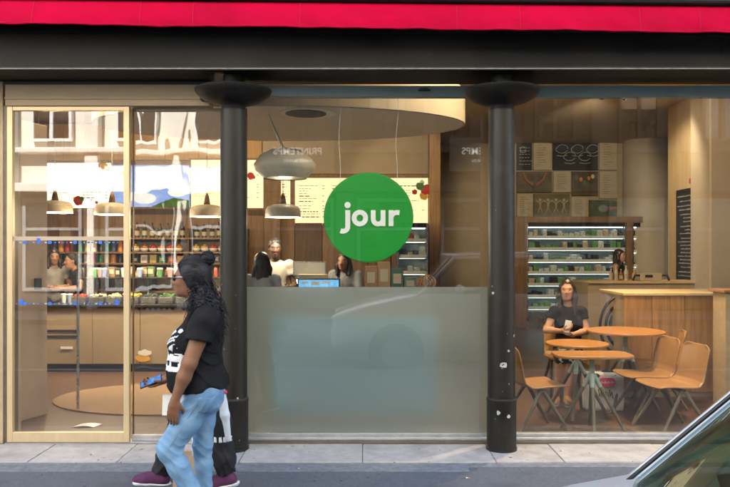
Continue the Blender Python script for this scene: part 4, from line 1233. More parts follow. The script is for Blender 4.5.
for j, (xa, xb, ya, yb, mat, deco, lab) in enumerate(POST):
    a, b = P(xa, yb, PD), P(xb, ya, PD)
    t = thing('poster', lab, 'poster', ((a.x + b.x) / 2, a.y, a.z), group='poster wall')
    MB().box(a.x, b.x, a.y, a.y + 0.05, a.z, b.z).build('sheet', mat, t, bev=0.004)
    w, h = b.x - a.x, b.z - a.z
    y0, y1 = a.y - 0.004, a.y - 0.0005
    r = random.Random(j)
    if deco == 'lines':
        m = MB()
        for k in range(9):
            z = b.z - h * (0.14 + 0.085 * k)
            m.box(a.x + w * 0.2, a.x + w * r.uniform(0.45, 0.8), y0, y1, z - 0.007, z)
        m.build('print', 'ink', t)
    elif deco in ('chalk', 'draw'):
        m = MB()
        if deco == 'chalk':
            for k in range(6):
                z = b.z - h * (0.25 + 0.11 * k)
                q = a.x + w * 0.15
                while q < a.x + w * 0.85:
                    l_ = r.uniform(0.02, 0.06); m.box(q, q + l_, y0, y1, z - 0.012, z); q += l_ + 0.02
        for k in range(5 if deco == 'draw' else 1):
            c = (a.x + w * (0.2 + 0.17 * k if deco == 'draw' else 0.4), b.z - h * (0.3 if k % 2 == 0 else 0.55))
            s = h * (0.18 if deco == 'draw' else 0.09)
            m.tube([(c[0] + s * math.cos(t_ * 0.45) * (1 + 0.2 * math.sin(t_)), a.y - 0.004, c[1] + s * 0.8 * math.sin(t_ * 0.45)) for t_ in range(14)], 0.006, 4)
            m.tube([(c[0] - s, a.y - 0.004, c[1] - s * 1.2), (c[0] + s * 0.2, a.y - 0.004, c[1] - s * 1.35), (c[0] + s, a.y - 0.004, c[1] - s * 1.15)], 0.006, 4)
        m.build('chalk_drawing', 'chalk', t)
    elif deco == 'hands':
        m = MB()
        for s in (-1, 1):
            m.tube([(a.x + w * (0.5 + s * 0.33), a.y - 0.002, b.z - 0.02), (a.x + w * (0.5 + s * 0.25), a.y - 0.003, a.z + h * 0.6), (a.x + w * (0.5 + s * 0.05), a.y - 0.003, a.z + h * 0.35)], [0.035, 0.03, 0.045], 8)
        m.build('hands_print', 'skin_print', t, smooth=True)
    elif deco == 'veg':
        for k in range(5):
            MB().ball((a.x + w * (0.2 + 0.15 * k), a.y - 0.002, a.z + h * r.uniform(0.55, 0.8)), (0.04, 0.006, 0.05), 10, 6).build('vegetable_print', r.choice(['food_leaf', 'food_carrot', 'food_cheese']), t, smooth=True)
    elif deco == 'people':
        for k in range(4):
            cx = a.x + w * (0.17 + 0.22 * k); cz = a.z + h * 0.5
            m = MB()
            m.ball((cx, a.y - 0.004, cz + 0.12), (0.03, 0.004, 0.035), 10, 6)
            m.tube([(cx - 0.085, a.y - 0.004, cz + 0.11), (cx, a.y - 0.004, cz + 0.04), (cx + 0.085, a.y - 0.004, cz + 0.11)], 0.014, 6)
            m.tube([(cx, a.y - 0.004, cz + 0.07), (cx, a.y - 0.004, cz - 0.04)], 0.026, 6)
            m.tube([(cx - 0.05, a.y - 0.004, cz - 0.16), (cx, a.y - 0.004, cz - 0.03), (cx + 0.05, a.y - 0.004, cz - 0.16)], 0.016, 6)
            m.build('paper_figure', 'paper_cream', t, smooth=True)
    elif deco == 'ball':
        MB().ball((a.x + w * 0.5, a.y - 0.003, a.z + h * 0.5), (0.11, 0.006, 0.08), 16, 8).build('bowl_print', 'zinc', t, smooth=True)
        MB().tube([(a.x + w * 0.68, a.y - 0.004, a.z + h * 0.5), (b.x - 0.02, a.y - 0.004, a.z + h * 0.52)], [0.05, 0.03], 8).build('hand_print', 'skin_print', t)
# chalkboard on the panelled side wall
cb = thing('chalkboard', 'tall framed chalkboard with rows of handwriting on the pale side wall', 'chalkboard', (X1, CY + 11.0, 1.2))
da, db = 10.7, 11.38
zb0, zb1 = gz(284, 11.0), gz(187, 10.75)
MB().box(X1 - 0.03, X1 - 0.002, CY + da, CY + db, zb0, zb1).build('frame', 'black_metal', cb, bev=0.003)
MB().box(X1 - 0.034, X1 - 0.031, CY + da + 0.03, CY + db - 0.03, zb0 + 0.03, zb1 - 0.03).build('slate', 'chalkboard', cb)
r = random.Random(21)
z = zb1 - 0.12
while z > zb0 + 0.08:
    m = MB()
    q = CY + da + 0.07
    e = CY + db - 0.07 - r.uniform(0, 0.25)
    while q < e:
        l_ = r.uniform(0.02, 0.07)
        m.tube([(X1 - 0.0355, q, z), (X1 - 0.0355, q + l_ * 0.3, z + r.uniform(0.005, 0.02)), (X1 - 0.0355, q + l_ * 0.6, z - 0.006), (X1 - 0.0355, q + l_, z + 0.01)], 0.0028, 4)
        q += l_ + 0.015
    m.build('handwriting', 'chalk', cb)
    z -= r.choice([0.055, 0.06, 0.075])
q = P(688, 186, 10.9)
op_ = tag(MB().box(X1 - 0.02, X1 - 0.003, q.y - 0.05, q.y + 0.05, gz(183.5, 10.95), gz(178.5, 10.95)).build('wall_tag', 'pack_red', bev=0.003), 'small orange red tag above the chalkboard', 'tag')
# rear counter and plywood clad counter
RD = 10.2
ry = CY + RD
rcn = thing('rear_counter', 'long beige counter behind the plywood counter', 'counter', (gx(648, RD), ry, 0))
M('counter_beige', (0.42, 0.32, 0.19), 0.5, var=0.12, scale=2, stretch=(1, 8, 8))
zr = gz(281.5, RD)
MB().box(gx(588, RD), X1 - 0.1, ry, ry + 0.7, 0.0, zr - 0.03).build('carcass', 'counter_beige', rcn, bev=0.004)
MB().box(gx(587.3, RD), X1 - 0.1, ry - 0.02, ry + 0.72, zr - 0.029, zr).build('worktop', 'pale_wood_panel', rcn, bev=0.004)
bxp = P(648, 281, RD + 0.3)
bk = thing('bread_box', 'beige box with black handles on the rear counter', 'box', (bxp.x, bxp.y, zr))
MB().box(bxp.x - 0.16, bxp.x + 0.16, bxp.y - 0.12, bxp.y + 0.12, zr + 0.001, zr + 0.115).build('body', 'paper_cream', bk, bev=0.008)
for s in (-0.19, 0.20):
    MB().tube([(bxp.x + s - 0.07, bxp.y - 0.1, zr + 0.008), (bxp.x + s - 0.04, bxp.y - 0.1, zr + 0.08), (bxp.x + s + 0.04, bxp.y - 0.1, zr + 0.08), (bxp.x + s + 0.07, bxp.y - 0.1, zr + 0.008)], 0.018, 8).build('handle', 'black_plastic', bk, smooth=True)
fr_ = MB().box(bxp.x - 0.09, bxp.x + 0.02, bxp.y - 0.126, bxp.y - 0.121, zr + 0.05, zr + 0.09).build('sticker', 'black_plastic', bk)
r = random.Random(31)
for i, px in enumerate((611, 616, 621, 626, 634)):
    c = P(px, 0, RD + 0.35)
    bottle((c.x, c.y, zr), 0.22 if i % 2 else 0.17, 0.03, [(0.5, 0.35, 0.15), (0.55, 0.5, 0.4), (0.3, 0.12, 0.04), (0.6, 0.55, 0.45), (0.5, 0.3, 0.1)][i], 'bottle', '%s bottle from the left on the rear counter beside the standing woman' % ORD[i], 'bottles on the rear counter', cap='white_plastic')
PDD = 7.95
py_ = CY + PDD
pc = thing('plywood_counter', 'plywood clad counter behind the chairs', 'counter', (gx(680, PDD), py_, 0))
zp = gz(293, PDD)
wood('ply_face', (0.34, 0.19, 0.075), 0.5, 'z', 0.35, 1.6)
pxs = [624, 652, 685, 717]
for i in range(3):
    MB().box(gx(pxs[i], PDD) + 0.002, gx(pxs[i + 1], PDD) - 0.002, py_, py_ + 0.02, 0.06, zp - 0.032).build('cladding_board', 'ply_face', pc, bev=0.002)
MB().box(gx(624, PDD), gx(717, PDD), py_ + 0.021, py_ + 0.8, 0.0, zp - 0.03).build('carcass', 'counter_beige', pc)
MB().box(gx(623, PDD), gx(718, PDD), py_ - 0.015, py_ + 0.82, zp - 0.029, zp).build('worktop', 'pale_wood_panel', pc, bev=0.003)
MB().box(gx(717, PDD) + 0.002, gx(717, PDD) + 0.6, py_ + 0.1, py_ + 0.9, 0.0, zp - 0.002).build('end_unit', 'counter_beige', pc, bev=0.004)
sbx = P(727, 296, 7.4)
st_ = thing('side_shelf', 'small wooden ledge at the right edge of the picture', 'shelf', (sbx.x, sbx.y, 0))
MB().box(sbx.x - 0.03, sbx.x + 0.5, sbx.y, sbx.y + 0.35, gz(293, 7.4), gz(290, 7.4)).build('board', 'table_wood', st_, bev=0.004)
MB().box(sbx.x + 0.0, sbx.x + 0.46, sbx.y + 0.03, sbx.y + 0.3, 0.0, gz(293.2, 7.4)).build('support', 'counter_beige', st_, bev=0.004)
# nested black hoops in front of the rear counter
hp = thing('hoop_rack', 'black bent tube rack of nested hoops beside the plywood counter', 'rack', (gx(622, 8.3), CY + 8.3, 0))
hc = P(627, 326, 8.25)
for i, (rr, yy) in enumerate(((0.33, 0.0), (0.24, 0.05), (0.17, 0.10))):
    pts = [(hc.x + rr * 0.95 * math.cos(math.radians(a)), hc.y + yy, hc.z + rr * 1.12 * math.sin(math.radians(a))) for a in range(80, 236, 8)]
    pts += [(hc.x + 0.06 - 0.05 * i, hc.y + yy, hc.z - 0.52 - 0.06 * i + 0.1), (hc.x + 0.16, hc.y + yy, 0.02)]
    MB().tube(pts, 0.017, 10).build('hoop', 'black_metal', hp, smooth=True)
MB().box(hc.x - 0.05, hc.x + 0.30, hc.y - 0.08, hc.y + 0.2, 0.0, 0.03).build('base_plate', 'black_metal', hp)
# teal bench whose colour shows through the frosted film
tb = thing('teal_bench', 'teal upholstered bench seen blurred through the frosted glass', 'bench', (0, 0.5, 0))
MB().box(-0.84, 0.64, 0.36, 0.45, 0.16, 1.02).build('backrest', 'teal_vinyl', tb, bev=0.03)
MB().box(-0.80, 0.60, 0.455, 0.90, 0.26, 0.44).build('seat', 'teal_vinyl', tb, bev=0.03)
for xx in (-0.74, 0.56):
    for yy in (0.405, 0.84):
        MB().tube([(xx, yy, 0.002), (xx, yy, 0.18 if yy < 0.5 else 0.27)], 0.02, 8).build('leg', 'black_metal', tb)

# ------------------------------------------------------------------ tables and chairs
def trestle_table(c, ztop, shape, label, legrot=0.0, spread=0.26):
    t = thing('wooden_table', label, 'table', (c[0], c[1], 0.002))
    o = MB().prism(shape, ztop - 0.024, ztop, 'xy').build('table_top', 'table_wood', t, local=True, bev=0.006)
    MB().lathe([(0.09, ztop - 0.034), (0.09, ztop - 0.026)], (0, 0, 0), 24).build('fixing_plate', 'pale_green_metal', t, local=True)
    hz = ztop - 0.22
    MB().tube([(0, 0, hz - 0.01), (0, 0, ztop - 0.034)], 0.024, 14).build('post', 'pale_green_metal', t, local=True, auto=40)
    for k in range(4):
        a = legrot + math.pi / 4 + k * math.pi / 2
        dx, dy = math.cos(a), math.sin(a)
        p0 = Vector((dx * 0.012, dy * 0.012, hz + 0.03)); p2 = Vector((dx * spread * 1.15, dy * spread * 1.15, 0.0))
        p1 = p0.lerp(p2, 0.22)
        MB().tube([p0, p1], [0.024, 0.021], 12).build('socket', 'pale_green_metal', t, local=True, auto=40)
        MB().tube([p0.lerp(p2, 0.2), p2], [0.0185, 0.015], 12).build('leg', 'leg_green_wood', t, local=True, auto=40)
    return t
cA = P(577, 0, 7.08)
trestle_table((cA.x, cA.y), 0.725, [(0.305 * math.cos(2 * math.pi * i / 48), 0.305 * math.sin(2 * math.pi * i / 48)) for i in range(48)], 'small round wooden table in front of the seated woman', 0.35)
cB = P(592, 0, 6.50)
trestle_table((cB.x, cB.y), 0.700, rrect(0, 0, 0.70, 0.40, 0.12), 'low rounded rectangular wooden table nearest the glass', 0.55, 0.25)
cC = P(626, 0, 8.0 - 0.45)
cC = P(625.5, 0, 7.50)
trestle_table((cC.x, cC.y), 0.80, [(0.395 * math.cos(2 * math.pi * i / 48), 0.395 * math.sin(2 * math.pi * i / 48)) for i in range(48)], 'larger round wooden table in front of the plywood counter', 0.1, 0.3)

def chair_tree():
    t = thing('plywood_chair', 'x', 'chair')
    # profile along local x (front = +x): seat then curve up to the back
    prof = [(0.225, 0.432), (0.20, 0.445), (0.10, 0.444), (0.0, 0.436), (-0.10, 0.432), (-0.165, 0.440), (-0.205, 0.468), (-0.222, 0.51), (-0.232, 0.57), (-0.248, 0.65), (-0.270, 0.74), (-0.285, 0.79)]
    n = len(prof) - 1
    def shell(u, v):
        s = v * n
        i = min(int(s), n - 1); f = s - i
        x_ = prof[i][0] + (prof[i + 1][0] - prof[i][0]) * f
        z_ = prof[i][1] + (prof[i + 1][1] - prof[i][1]) * f
        hw = 0.225
        if v < 0.08: hw *= 0.90 + 0.10 * (v / 0.08) ** 0.5
        if v > 0.45: hw *= 1 - 0.10 * math.sin(min(1, (v - 0.45) / 0.2) * math.pi / 2)
        if v > 0.90: hw *= 1 - 0.35 * ((v - 0.90) / 0.10) ** 2.2
        y_ = (u - 0.5) * 2
        dip = 0.012 * (1 - y_ * y_)
        if v < 0.45: z_ -= dip
        else: x_ -= 0.028 * (1 - y_ * y_) - 0.02
        return (x_, y_ * hw, z_)
    o = MB().grid(shell, 14, 44, 0.011).build('seat_shell', 'shell_ply', t, smooth=True, local=True)
    for s in (-1, 1):
        y_ = s * 0.175
        ap = Vector((-0.02, s * 0.165, 0.394))
        for fx, rad in ((0.235, 0.0155), (-0.285, 0.0155)):
            foot = Vector((fx, s * 0.225, 0.0))
            MB().tube([ap + Vector((0.012 if fx > 0 else -0.012, 0, 0)), ap.lerp(foot, 0.5), foot], [0.019, 0.017, 0.0125], 10).build('leg', 'leg_green_wood', t, local=True, auto=40)
    MB().tube([(-0.02, -0.168, 0.392), (-0.02, 0.168, 0.392)], 0.016, 10).build('crossbar', 'leg_green_wood', t, local=True)
    return t
c0 = chair_tree()
CH = [  # px, distance, yaw (0 = faces +x), label
    (670, 6.48, 190, 'plywood chair nearest the glass, on the right of the tables'),
    (644, 6.98, 187, 'plywood chair half hidden behind the rightmost chair'),
    (656, 7.60, 163, 'plywood chair beside the larger round table, back towards the plywood counter'),
    (536, 6.50, 12, 'plywood chair partly hidden behind the second iron column'),
    (566, 8.12, -92, 'plywood chair the woman with the phone sits on'),
]
for i, (px, d, yaw, lab) in enumerate(CH):
    o = c0 if i == 0 else copy_tree(c0)
    p = P(px, 0, d)
    o.location = (p.x, p.y, 0.002)
    o.rotation_euler = (0, 0, math.radians(yaw))
    o['label'] = lab
    o['group'] = 'plywood chairs'
# tote bag on the floor
bgp = P(603, 0, 7.34)
M('bag_canvas', (0.66, 0.60, 0.52), 0.7, var=0.07, scale=9, bump=0.15, bscale=30)
M('bag_pink', (0.62, 0.05, 0.15), 0.6, var=0.05)
tbg = thing('shopping_bag', 'cream shopping bag with a pink badge standing under the tables', 'bag', (bgp.x, bgp.y, 0))
def bagside(u, v):
    a = 2 * math.pi * u
    sx = math.copysign(abs(math.cos(a)) ** 0.35, math.cos(a)); sy = math.copysign(abs(math.sin(a)) ** 0.35, math.sin(a))
    w = 0.195 + 0.02 * v; dpt = 0.07 * (1 - 0.45 * v)
    return (bgp.x + w * sx + 0.006 * math.sin(7 * v + 3 * a), bgp.y + dpt * sy + 0.008 * math.sin(5 * v + 5 * a), 0.004 + 0.39 * v + 0.012 * math.sin(2 * a) * v)
MB().grid(bagside, 48, 10, 0.003).build('bag_body', 'bag_canvas', tbg, smooth=True)
MB().box(bgp.x - 0.18, bgp.x + 0.18, bgp.y - 0.05, bgp.y + 0.05, 0.003, 0.012).build('bag_base', 'bag_canvas', tbg)
m = MB(); r = random.Random(4)
for k in range(9):
    m.ball((bgp.x + r.uniform(-0.15, 0.15), bgp.y + r.uniform(-0.02, 0.02), 0.36 + r.uniform(-0.02, 0.02)), (0.06, 0.03, 0.04), 8, 6)
m.build('bag_contents', 'black_plastic', tbg, smooth=True)
MB().prism(rrect(bgp.x + 0.02, 0.295, 0.16, 0.09, 0.035, 5) , bgp.y - 0.079, bgp.y - 0.066).build('pink_badge', 'bag_pink', tbg)
m = MB()
for k in range(4):
    cx = bgp.x - 0.035 + 0.035 * k
    m.tube([(cx - 0.012, bgp.y - 0.081, 0.285), (cx - 0.004, bgp.y - 0.081, 0.312), (cx + 0.004, bgp.y - 0.081, 0.285), (cx + 0.014, bgp.y - 0.081, 0.300)], 0.0028, 5)
m.build('badge_script', 'sign_white', tbg)
m = MB()
for k in range(4):
    cx = bgp.x - 0.06 + 0.038 * k
    hh = (0.07, 0.04, 0.045, 0.065)[k]
    m.tube([(cx - 0.016, bgp.y - 0.084, 0.16 + hh), (cx - 0.004, bgp.y - 0.084, 0.155), (cx + 0.008, bgp.y - 0.084, 0.18 + hh * 0.3), (cx + 0.02, bgp.y - 0.084, 0.15 - 0.02 * (k == 3))], 0.005, 5)
m.build('black_script', 'black_plastic', tbg)

# ------------------------------------------------------------------ people: smooth blended volumes turned into one skin
def nrm(v):
    v = np.asarray(v, float)
    return v / (np.linalg.norm(v) + 1e-12)
class Vol:
    def __init__(self):
        self.p = []
    def cap(self, a, b, ra, rb=None, k=0.02, clip=None):
        self.p.append(('c', np.array(a, float), np.array(b, float), ra, ra if rb is None else rb, k, clip)); return self
    def ell(self, c, r, axes=None, k=0.02, clip=None):
        A = np.eye(3) if axes is None else np.array([nrm(x) for x in axes])
        self.p.append(('e', np.array(c, float), np.array(r, float), A, None, k, clip)); return self
    def bounds(self):
        lo = np.full(3, 1e9); hi = -lo
        for q in self.p:
            if q[0] == 'c':
                r = max(q[3], q[4])
                lo = np.minimum(lo, np.minimum(q[1], q[2]) - r); hi = np.maximum(hi, np.maximum(q[1], q[2]) + r)
            else:
                r = q[2].max(); lo = np.minimum(lo, q[1] - r); hi = np.maximum(hi, q[1] + r)
        return lo, hi
    def mesh(self, name, res, inflate=0.0, cuts=(), noise=None, smooth_it=0):
        lo, hi = self.bounds()
        pad = inflate + 0.03
        lo = lo - pad; hi = hi + pad
        n = np.ceil((hi - lo) / res).astype(int) + 1
        D = np.full(n, 1.0, np.float32)
        ax = [lo[i] + res * np.arange(n[i]) for i in range(3)]
        for q in self.p:
            k = q[5]
            if q[0] == 'c':
                r = max(q[3], q[4]); b0 = np.minimum(q[1], q[2]) - r; b1 = np.maximum(q[1], q[2]) + r
            else:
                r = q[2].max(); b0 = q[1] - r; b1 = q[1] + r
            mg = inflate + k + 2.5 * res + 0.02
            i0 = np.maximum(0, np.floor((b0 - mg - lo) / res).astype(int)); i1 = np.minimum(n, np.ceil((b1 + mg - lo) / res).astype(int) + 1)
            sl = tuple(slice(i0[i], i1[i]) for i in range(3))
            X = ax[0][sl[0]][:, None, None]; Y = ax[1][sl[1]][None, :, None]; Z = ax[2][sl[2]][None, None, :]
            if q[0] == 'c':
                a, b = q[1], q[2]; ba = b - a; L2 = max(float(ba @ ba), 1e-9)
                h = np.clip(((X - a[0]) * ba[0] + (Y - a[1]) * ba[1] + (Z - a[2]) * ba[2]) / L2, 0, 1)
                d = np.sqrt((X - a[0] - h * ba[0]) ** 2 + (Y - a[1] - h * ba[1]) ** 2 + (Z - a[2] - h * ba[2]) ** 2) - (q[3] + (q[4] - q[3]) * h)
            else:
                c, r, A = q[1], q[2], q[3]
                dx, dy, dz = X - c[0], Y - c[1], Z - c[2]
                u = [dx * A[i][0] + dy * A[i][1] + dz * A[i][2] for i in range(3)]
                k0 = np.sqrt(sum((u[i] / r[i]) ** 2 for i in range(3))); k1 = np.sqrt(sum((u[i] / r[i] ** 2) ** 2 for i in range(3))) + 1e-9
                d = k0 * (k0 - 1) / k1
            if q[6] is not None:
                for (cp_, cn) in q[6]:
                    cn = nrm(cn)
                    d = np.maximum(d - inflate, (X - cp_[0]) * cn[0] + (Y - cp_[1]) * cn[1] + (Z - cp_[2]) * cn[2]) + inflate
            o = D[sl]
            h = np.clip(0.5 + 0.5 * (o - d) / k, 0, 1)
            D[sl] = o * (1 - h) + d * h - k * h * (1 - h)
        D -= inflate
        X = ax[0][:, None, None]; Y = ax[1][None, :, None]; Z = ax[2][None, None, :]
        if noise is not None:
            band = np.abs(D) < 0.06
            ii = np.nonzero(band)
            D[ii] += noise(ax[0][ii[0]], ax[1][ii[1]], ax[2][ii[2]]).astype(np.float32)
        for (cp_, cn) in cuts:
            cn = nrm(cn)
            D = np.maximum(D, ((X - cp_[0]) * cn[0] + (Y - cp_[1]) * cn[1] + (Z - cp_[2]) * cn[2]).astype(np.float32))
        return nets(D, lo, res, name)
def nets(D, lo, res, name):
    s = D < 0
    nx, ny, nz = D.shape
    cnt = np.zeros((nx - 1, ny - 1, nz - 1), np.int8)
    for i in (0, 1):
        for j in (0, 1):
            for k in (0, 1):
                cnt += s[i:nx - 1 + i, j:ny - 1 + j, k:nz - 1 + k]
    act = (cnt > 0) & (cnt < 8)
    I, J, K = np.nonzero(act)
    idx = np.full(act.shape, -1, np.int64)
    idx[I, J, K] = np.arange(len(I))
    acc = np.zeros((len(I), 3)); num = np.zeros(len(I))
    corners = [(i, j, k) for i in (0, 1) for j in (0, 1) for k in (0, 1)]
    for a in corners:
        for axs in range(3):
            if a[axs] == 1: continue
            b = list(a); b[axs] = 1
            da = D[I + a[0], J + a[1], K + a[2]]; db = D[I + b[0], J + b[1], K + b[2]]
            m = (da < 0) != (db < 0)
            t = np.where(m, da / np.where(m, da - db, 1), 0)
            p = np.tile(np.array(a, float), (len(I), 1)); p[:, axs] += t
            acc[m] += p[m]; num[m] += 1
    V = (np.stack([I, J, K], 1) + acc / np.maximum(num, 1)[:, None]) * res + lo
    F = []
    for axs in range(3):
        sh = [slice(None)] * 3; sh2 = [slice(None)] * 3
        sh[axs] = slice(0, -1); sh2[axs] = slice(1, None)
        a = s[tuple(sh)]; b = s[tuple(sh2)]
        e = np.nonzero(a != b)
        e = np.stack(e, 1)
        o1, o2 = [i for i in range(3) if i != axs]
        ok = (e[:, o1] > 0) & (e[:, o2] > 0) & (e[:, o1] < act.shape[o1]) & (e[:, o2] < act.shape[o2])
        e = e[ok]
        flip = a[e[:, 0], e[:, 1], e[:, 2]]
        q = []
        for (d1, d2) in ((1, 1), (0, 1), (0, 0), (1, 0)):
            c = e.copy(); c[:, o1] -= d1; c[:, o2] -= d2
            q.append(idx[c[:, 0], c[:, 1], c[:, 2]])
        q = np.stack(q, 1)
        if axs == 1: flip = ~flip
        q[~flip] = q[~flip][:, ::-1]
        F.append(q)
    F = np.concatenate(F)
    F = F[(F >= 0).all(1)]
    me = bpy.data.meshes.new(name)
    me.from_pydata(V.tolist(), [], F.tolist())
    me.shade_smooth()
    return me
def mobj(name, me, mat, parent):
    me.name = name
    o = bpy.data.objects.new(name, me)
    return link(o, mat, parent)
def patch(name, me, pred, off, mat, parent, thick=0.0015):
    """piece of cloth or print lying on a garment: faces of it that pass pred, lifted off"""
    vs = [v.co.copy() for v in me.vertices]; ns = [v.normal.copy() for v in me.vertices]
    use = [p for p in me.polygons if pred(p.center, p.normal)]
    ids = {}
    m = MB()
    for p in use:
        for i in p.vertices:
            if i not in ids:
                ids[i] = len(m.v)
                m.v.append(tuple(vs[i] + ns[i] * off))
        m.f.append(tuple(ids[i] for i in p.vertices))
    if not m.f: return None
    me2 = bpy.data.meshes.new(name); me2.from_pydata(m.v, [], m.f); me2.shade_smooth()
    o = bpy.data.objects.new(name, me2)
    link(o, mat, parent)
    md = o.modifiers.new('thickness', 'SOLIDIFY'); md.thickness = thick; md.offset = -1
    return o
def folds(amp, f=(40, 40, 26), seed=0.0):
    def fn(x, y, z):
        w = np.sin(x * f[0] + 1.7 * np.sin(z * f[2] * 0.7 + seed)) * np.sin(z * f[2] + 2.1 * np.sin(y * f[1] * 0.6 + x * 9 + seed) + seed)
        w2 = np.sin(z * f[2] * 2.3 + 3 * np.sin(x * f[0] * 0.5 + seed) + y * f[1] * 0.8)
        return amp * (0.65 * w + 0.35 * w2)
    return fn
M('skin_brown', (0.22, 0.105, 0.060), 0.5, var=0.14, scale=9, spec=0.35, bump=0.12, bscale=420)
M('skin_light', (0.46, 0.245, 0.15), 0.55, var=0.08, scale=9, bump=0.1, bscale=300)
M('skin_dark', (0.055, 0.028, 0.018), 0.6, var=0.1, scale=14)
M('hair_black', (0.006, 0.006, 0.009), 0.5, var=0.3, scale=40, spec=0.35)
M('hair_brown', (0.022, 0.013, 0.009), 0.42, var=0.3, scale=40)
M('tee_black', (0.010, 0.010, 0.012), 0.85, var=0.2, scale=12, bump=0.05, bscale=300, spec=0.2)
M('tee_white', (0.30, 0.285, 0.26), 0.8, var=0.05)
M('cloth_grey', (0.16, 0.17, 0.18), 0.85, var=0.1)
M('cloth_dark', (0.03, 0.03, 0.034), 0.85, var=0.2)
M('print_white', (0.72, 0.74, 0.76), 0.8, var=0.12, scale=60)
M('denim', (0.13, 0.26, 0.43), 0.9, var=0.10, scale=3.5, bump=0.35, bscale=260, col2=(0.21, 0.36, 0.54), spec=0.2)
speckle(MATS['denim'], (0.30, 0.44, 0.60), 5.5, 0.52, soft=0.22)
speckle(MATS['denim'], (0.085, 0.18, 0.33), 3.0, 0.58, soft=0.18)
M('denim_seam', (0.15, 0.24, 0.36), 0.85)
M('trousers_black', (0.014, 0.014, 0.017), 0.7, var=0.3, scale=9, spec=0.35)
M('shoe_purple', (0.085, 0.018, 0.070), 0.8, var=0.25, scale=120, bump=0.2, bscale=400)
M('shoe_white', (0.72, 0.72, 0.72), 0.6)
M('shoe_grey', (0.2, 0.2, 0.21), 0.7)
M('gold', (0.75, 0.45, 0.10), 0.25, metal=1.0, var=0.1)
M('nail_dark', (0.03, 0.006, 0.012), 0.2)
M('lip', (0.30, 0.07, 0.06), 0.4)
M('eye_white', (0.42, 0.38, 0.34), 0.2, var=0.02)
M('eye_dark', (0.012, 0.008, 0.006), 0.15)
M('pattern_skirt', (0.012, 0.013, 0.018), 0.8, var=0.1)
speckle(MATS['pattern_skirt'], (0.62, 0.60, 0.52), 14, 0.56)

def add_head(V, c, f, u, s=1.0, neck=None):
    f = nrm(f); u = nrm(np.array(u, float) - np.dot(u, f) * f); l = np.cross(u, f)
    c = np.array(c, float)
    A = (f, l, u)
    q = lambda a, b, d: c + (f * a + l * b + u * d) * s
    V.ell(q(-0.014, 0, 0.032), np.array((0.096, 0.076, 0.098)) * s, A, 0.02)
    V.ell(q(0.022, 0, -0.028), np.array((0.070, 0.060, 0.088)) * s, A, 0.03 * s)
    V.ell(q(0.034, 0, -0.082), np.array((0.050, 0.044, 0.034)) * s, A, 0.03 * s)
    V.ell(q(0.070, 0, -0.100), np.array((0.020, 0.022, 0.017)) * s, A, 0.02 * s)
    V.ell(q(0.074, 0, 0.024), np.array((0.020, 0.050, 0.013)) * s, A, 0.018 * s)
    V.cap(q(0.086, 0, 0.008), q(0.108, 0, -0.030), 0.008 * s, 0.0125 * s, 0.010 * s)
    for b in (-0.013, 0.013):
        V.ell(q(0.096, b, -0.034), np.array((0.012, 0.009, 0.008)) * s, A, 0.006 * s)
    V.ell(q(0.090, 0, -0.055), np.array((0.012, 0.022, 0.008)) * s, A, 0.008 * s)
    V.ell(q(0.087, 0, -0.069), np.array((0.012, 0.019, 0.008)) * s, A, 0.008 * s)
    for b in (-1, 1):
        V.ell(q(0.062, b * 0.036, -0.025), np.array((0.026, 0.022, 0.026)) * s, A, 0.02 * s)
        V.ell(q(-0.008, b * 0.076, -0.008), np.array((0.022, 0.010, 0.032)) * s, A, 0.008 * s)
    return q, A
def face_parts(q, A, s, root, lipm='lip', brow='hair_black', body=None):
    par = root
    f, l, u = A
    for b in (-1, 1):
        c = q(0.0765, b * 0.031, 0.002)
        MB().ball(c, 0.0115 * s, 12, 8).build('eye', 'eye_white', par, smooth=True)
        c2 = q(0.0815, b * 0.031, 0.002)
        MB().ball(c2, 0.0082 * s, 10, 8).build('iris', 'eye_dark', par, smooth=True)
        MB().tube([q(0.090, b * 0.014, 0.022), q(0.090, b * 0.032, 0.029), q(0.078, b * 0.052, 0.022)], [0.002 * s, 0.0036 * s, 0.0018 * s], 6).build('eyebrow', brow, par, smooth=True)
    MB().tube([q(0.088, -0.021, -0.062), q(0.1005, -0.009, -0.0575), q(0.1005, 0.009, -0.0575), q(0.088, 0.021, -0.062)], [0.0015 * s, 0.0042 * s, 0.0042 * s, 0.0015 * s], 6).build('lip', lipm, par, smooth=True)
    MB().tube([q(0.086, -0.019, -0.063), q(0.0975, 0, -0.0695), q(0.086, 0.019, -0.063)], [0.0015 * s, 0.005 * s, 0.0015 * s], 6).build('lip', lipm, par, smooth=True)
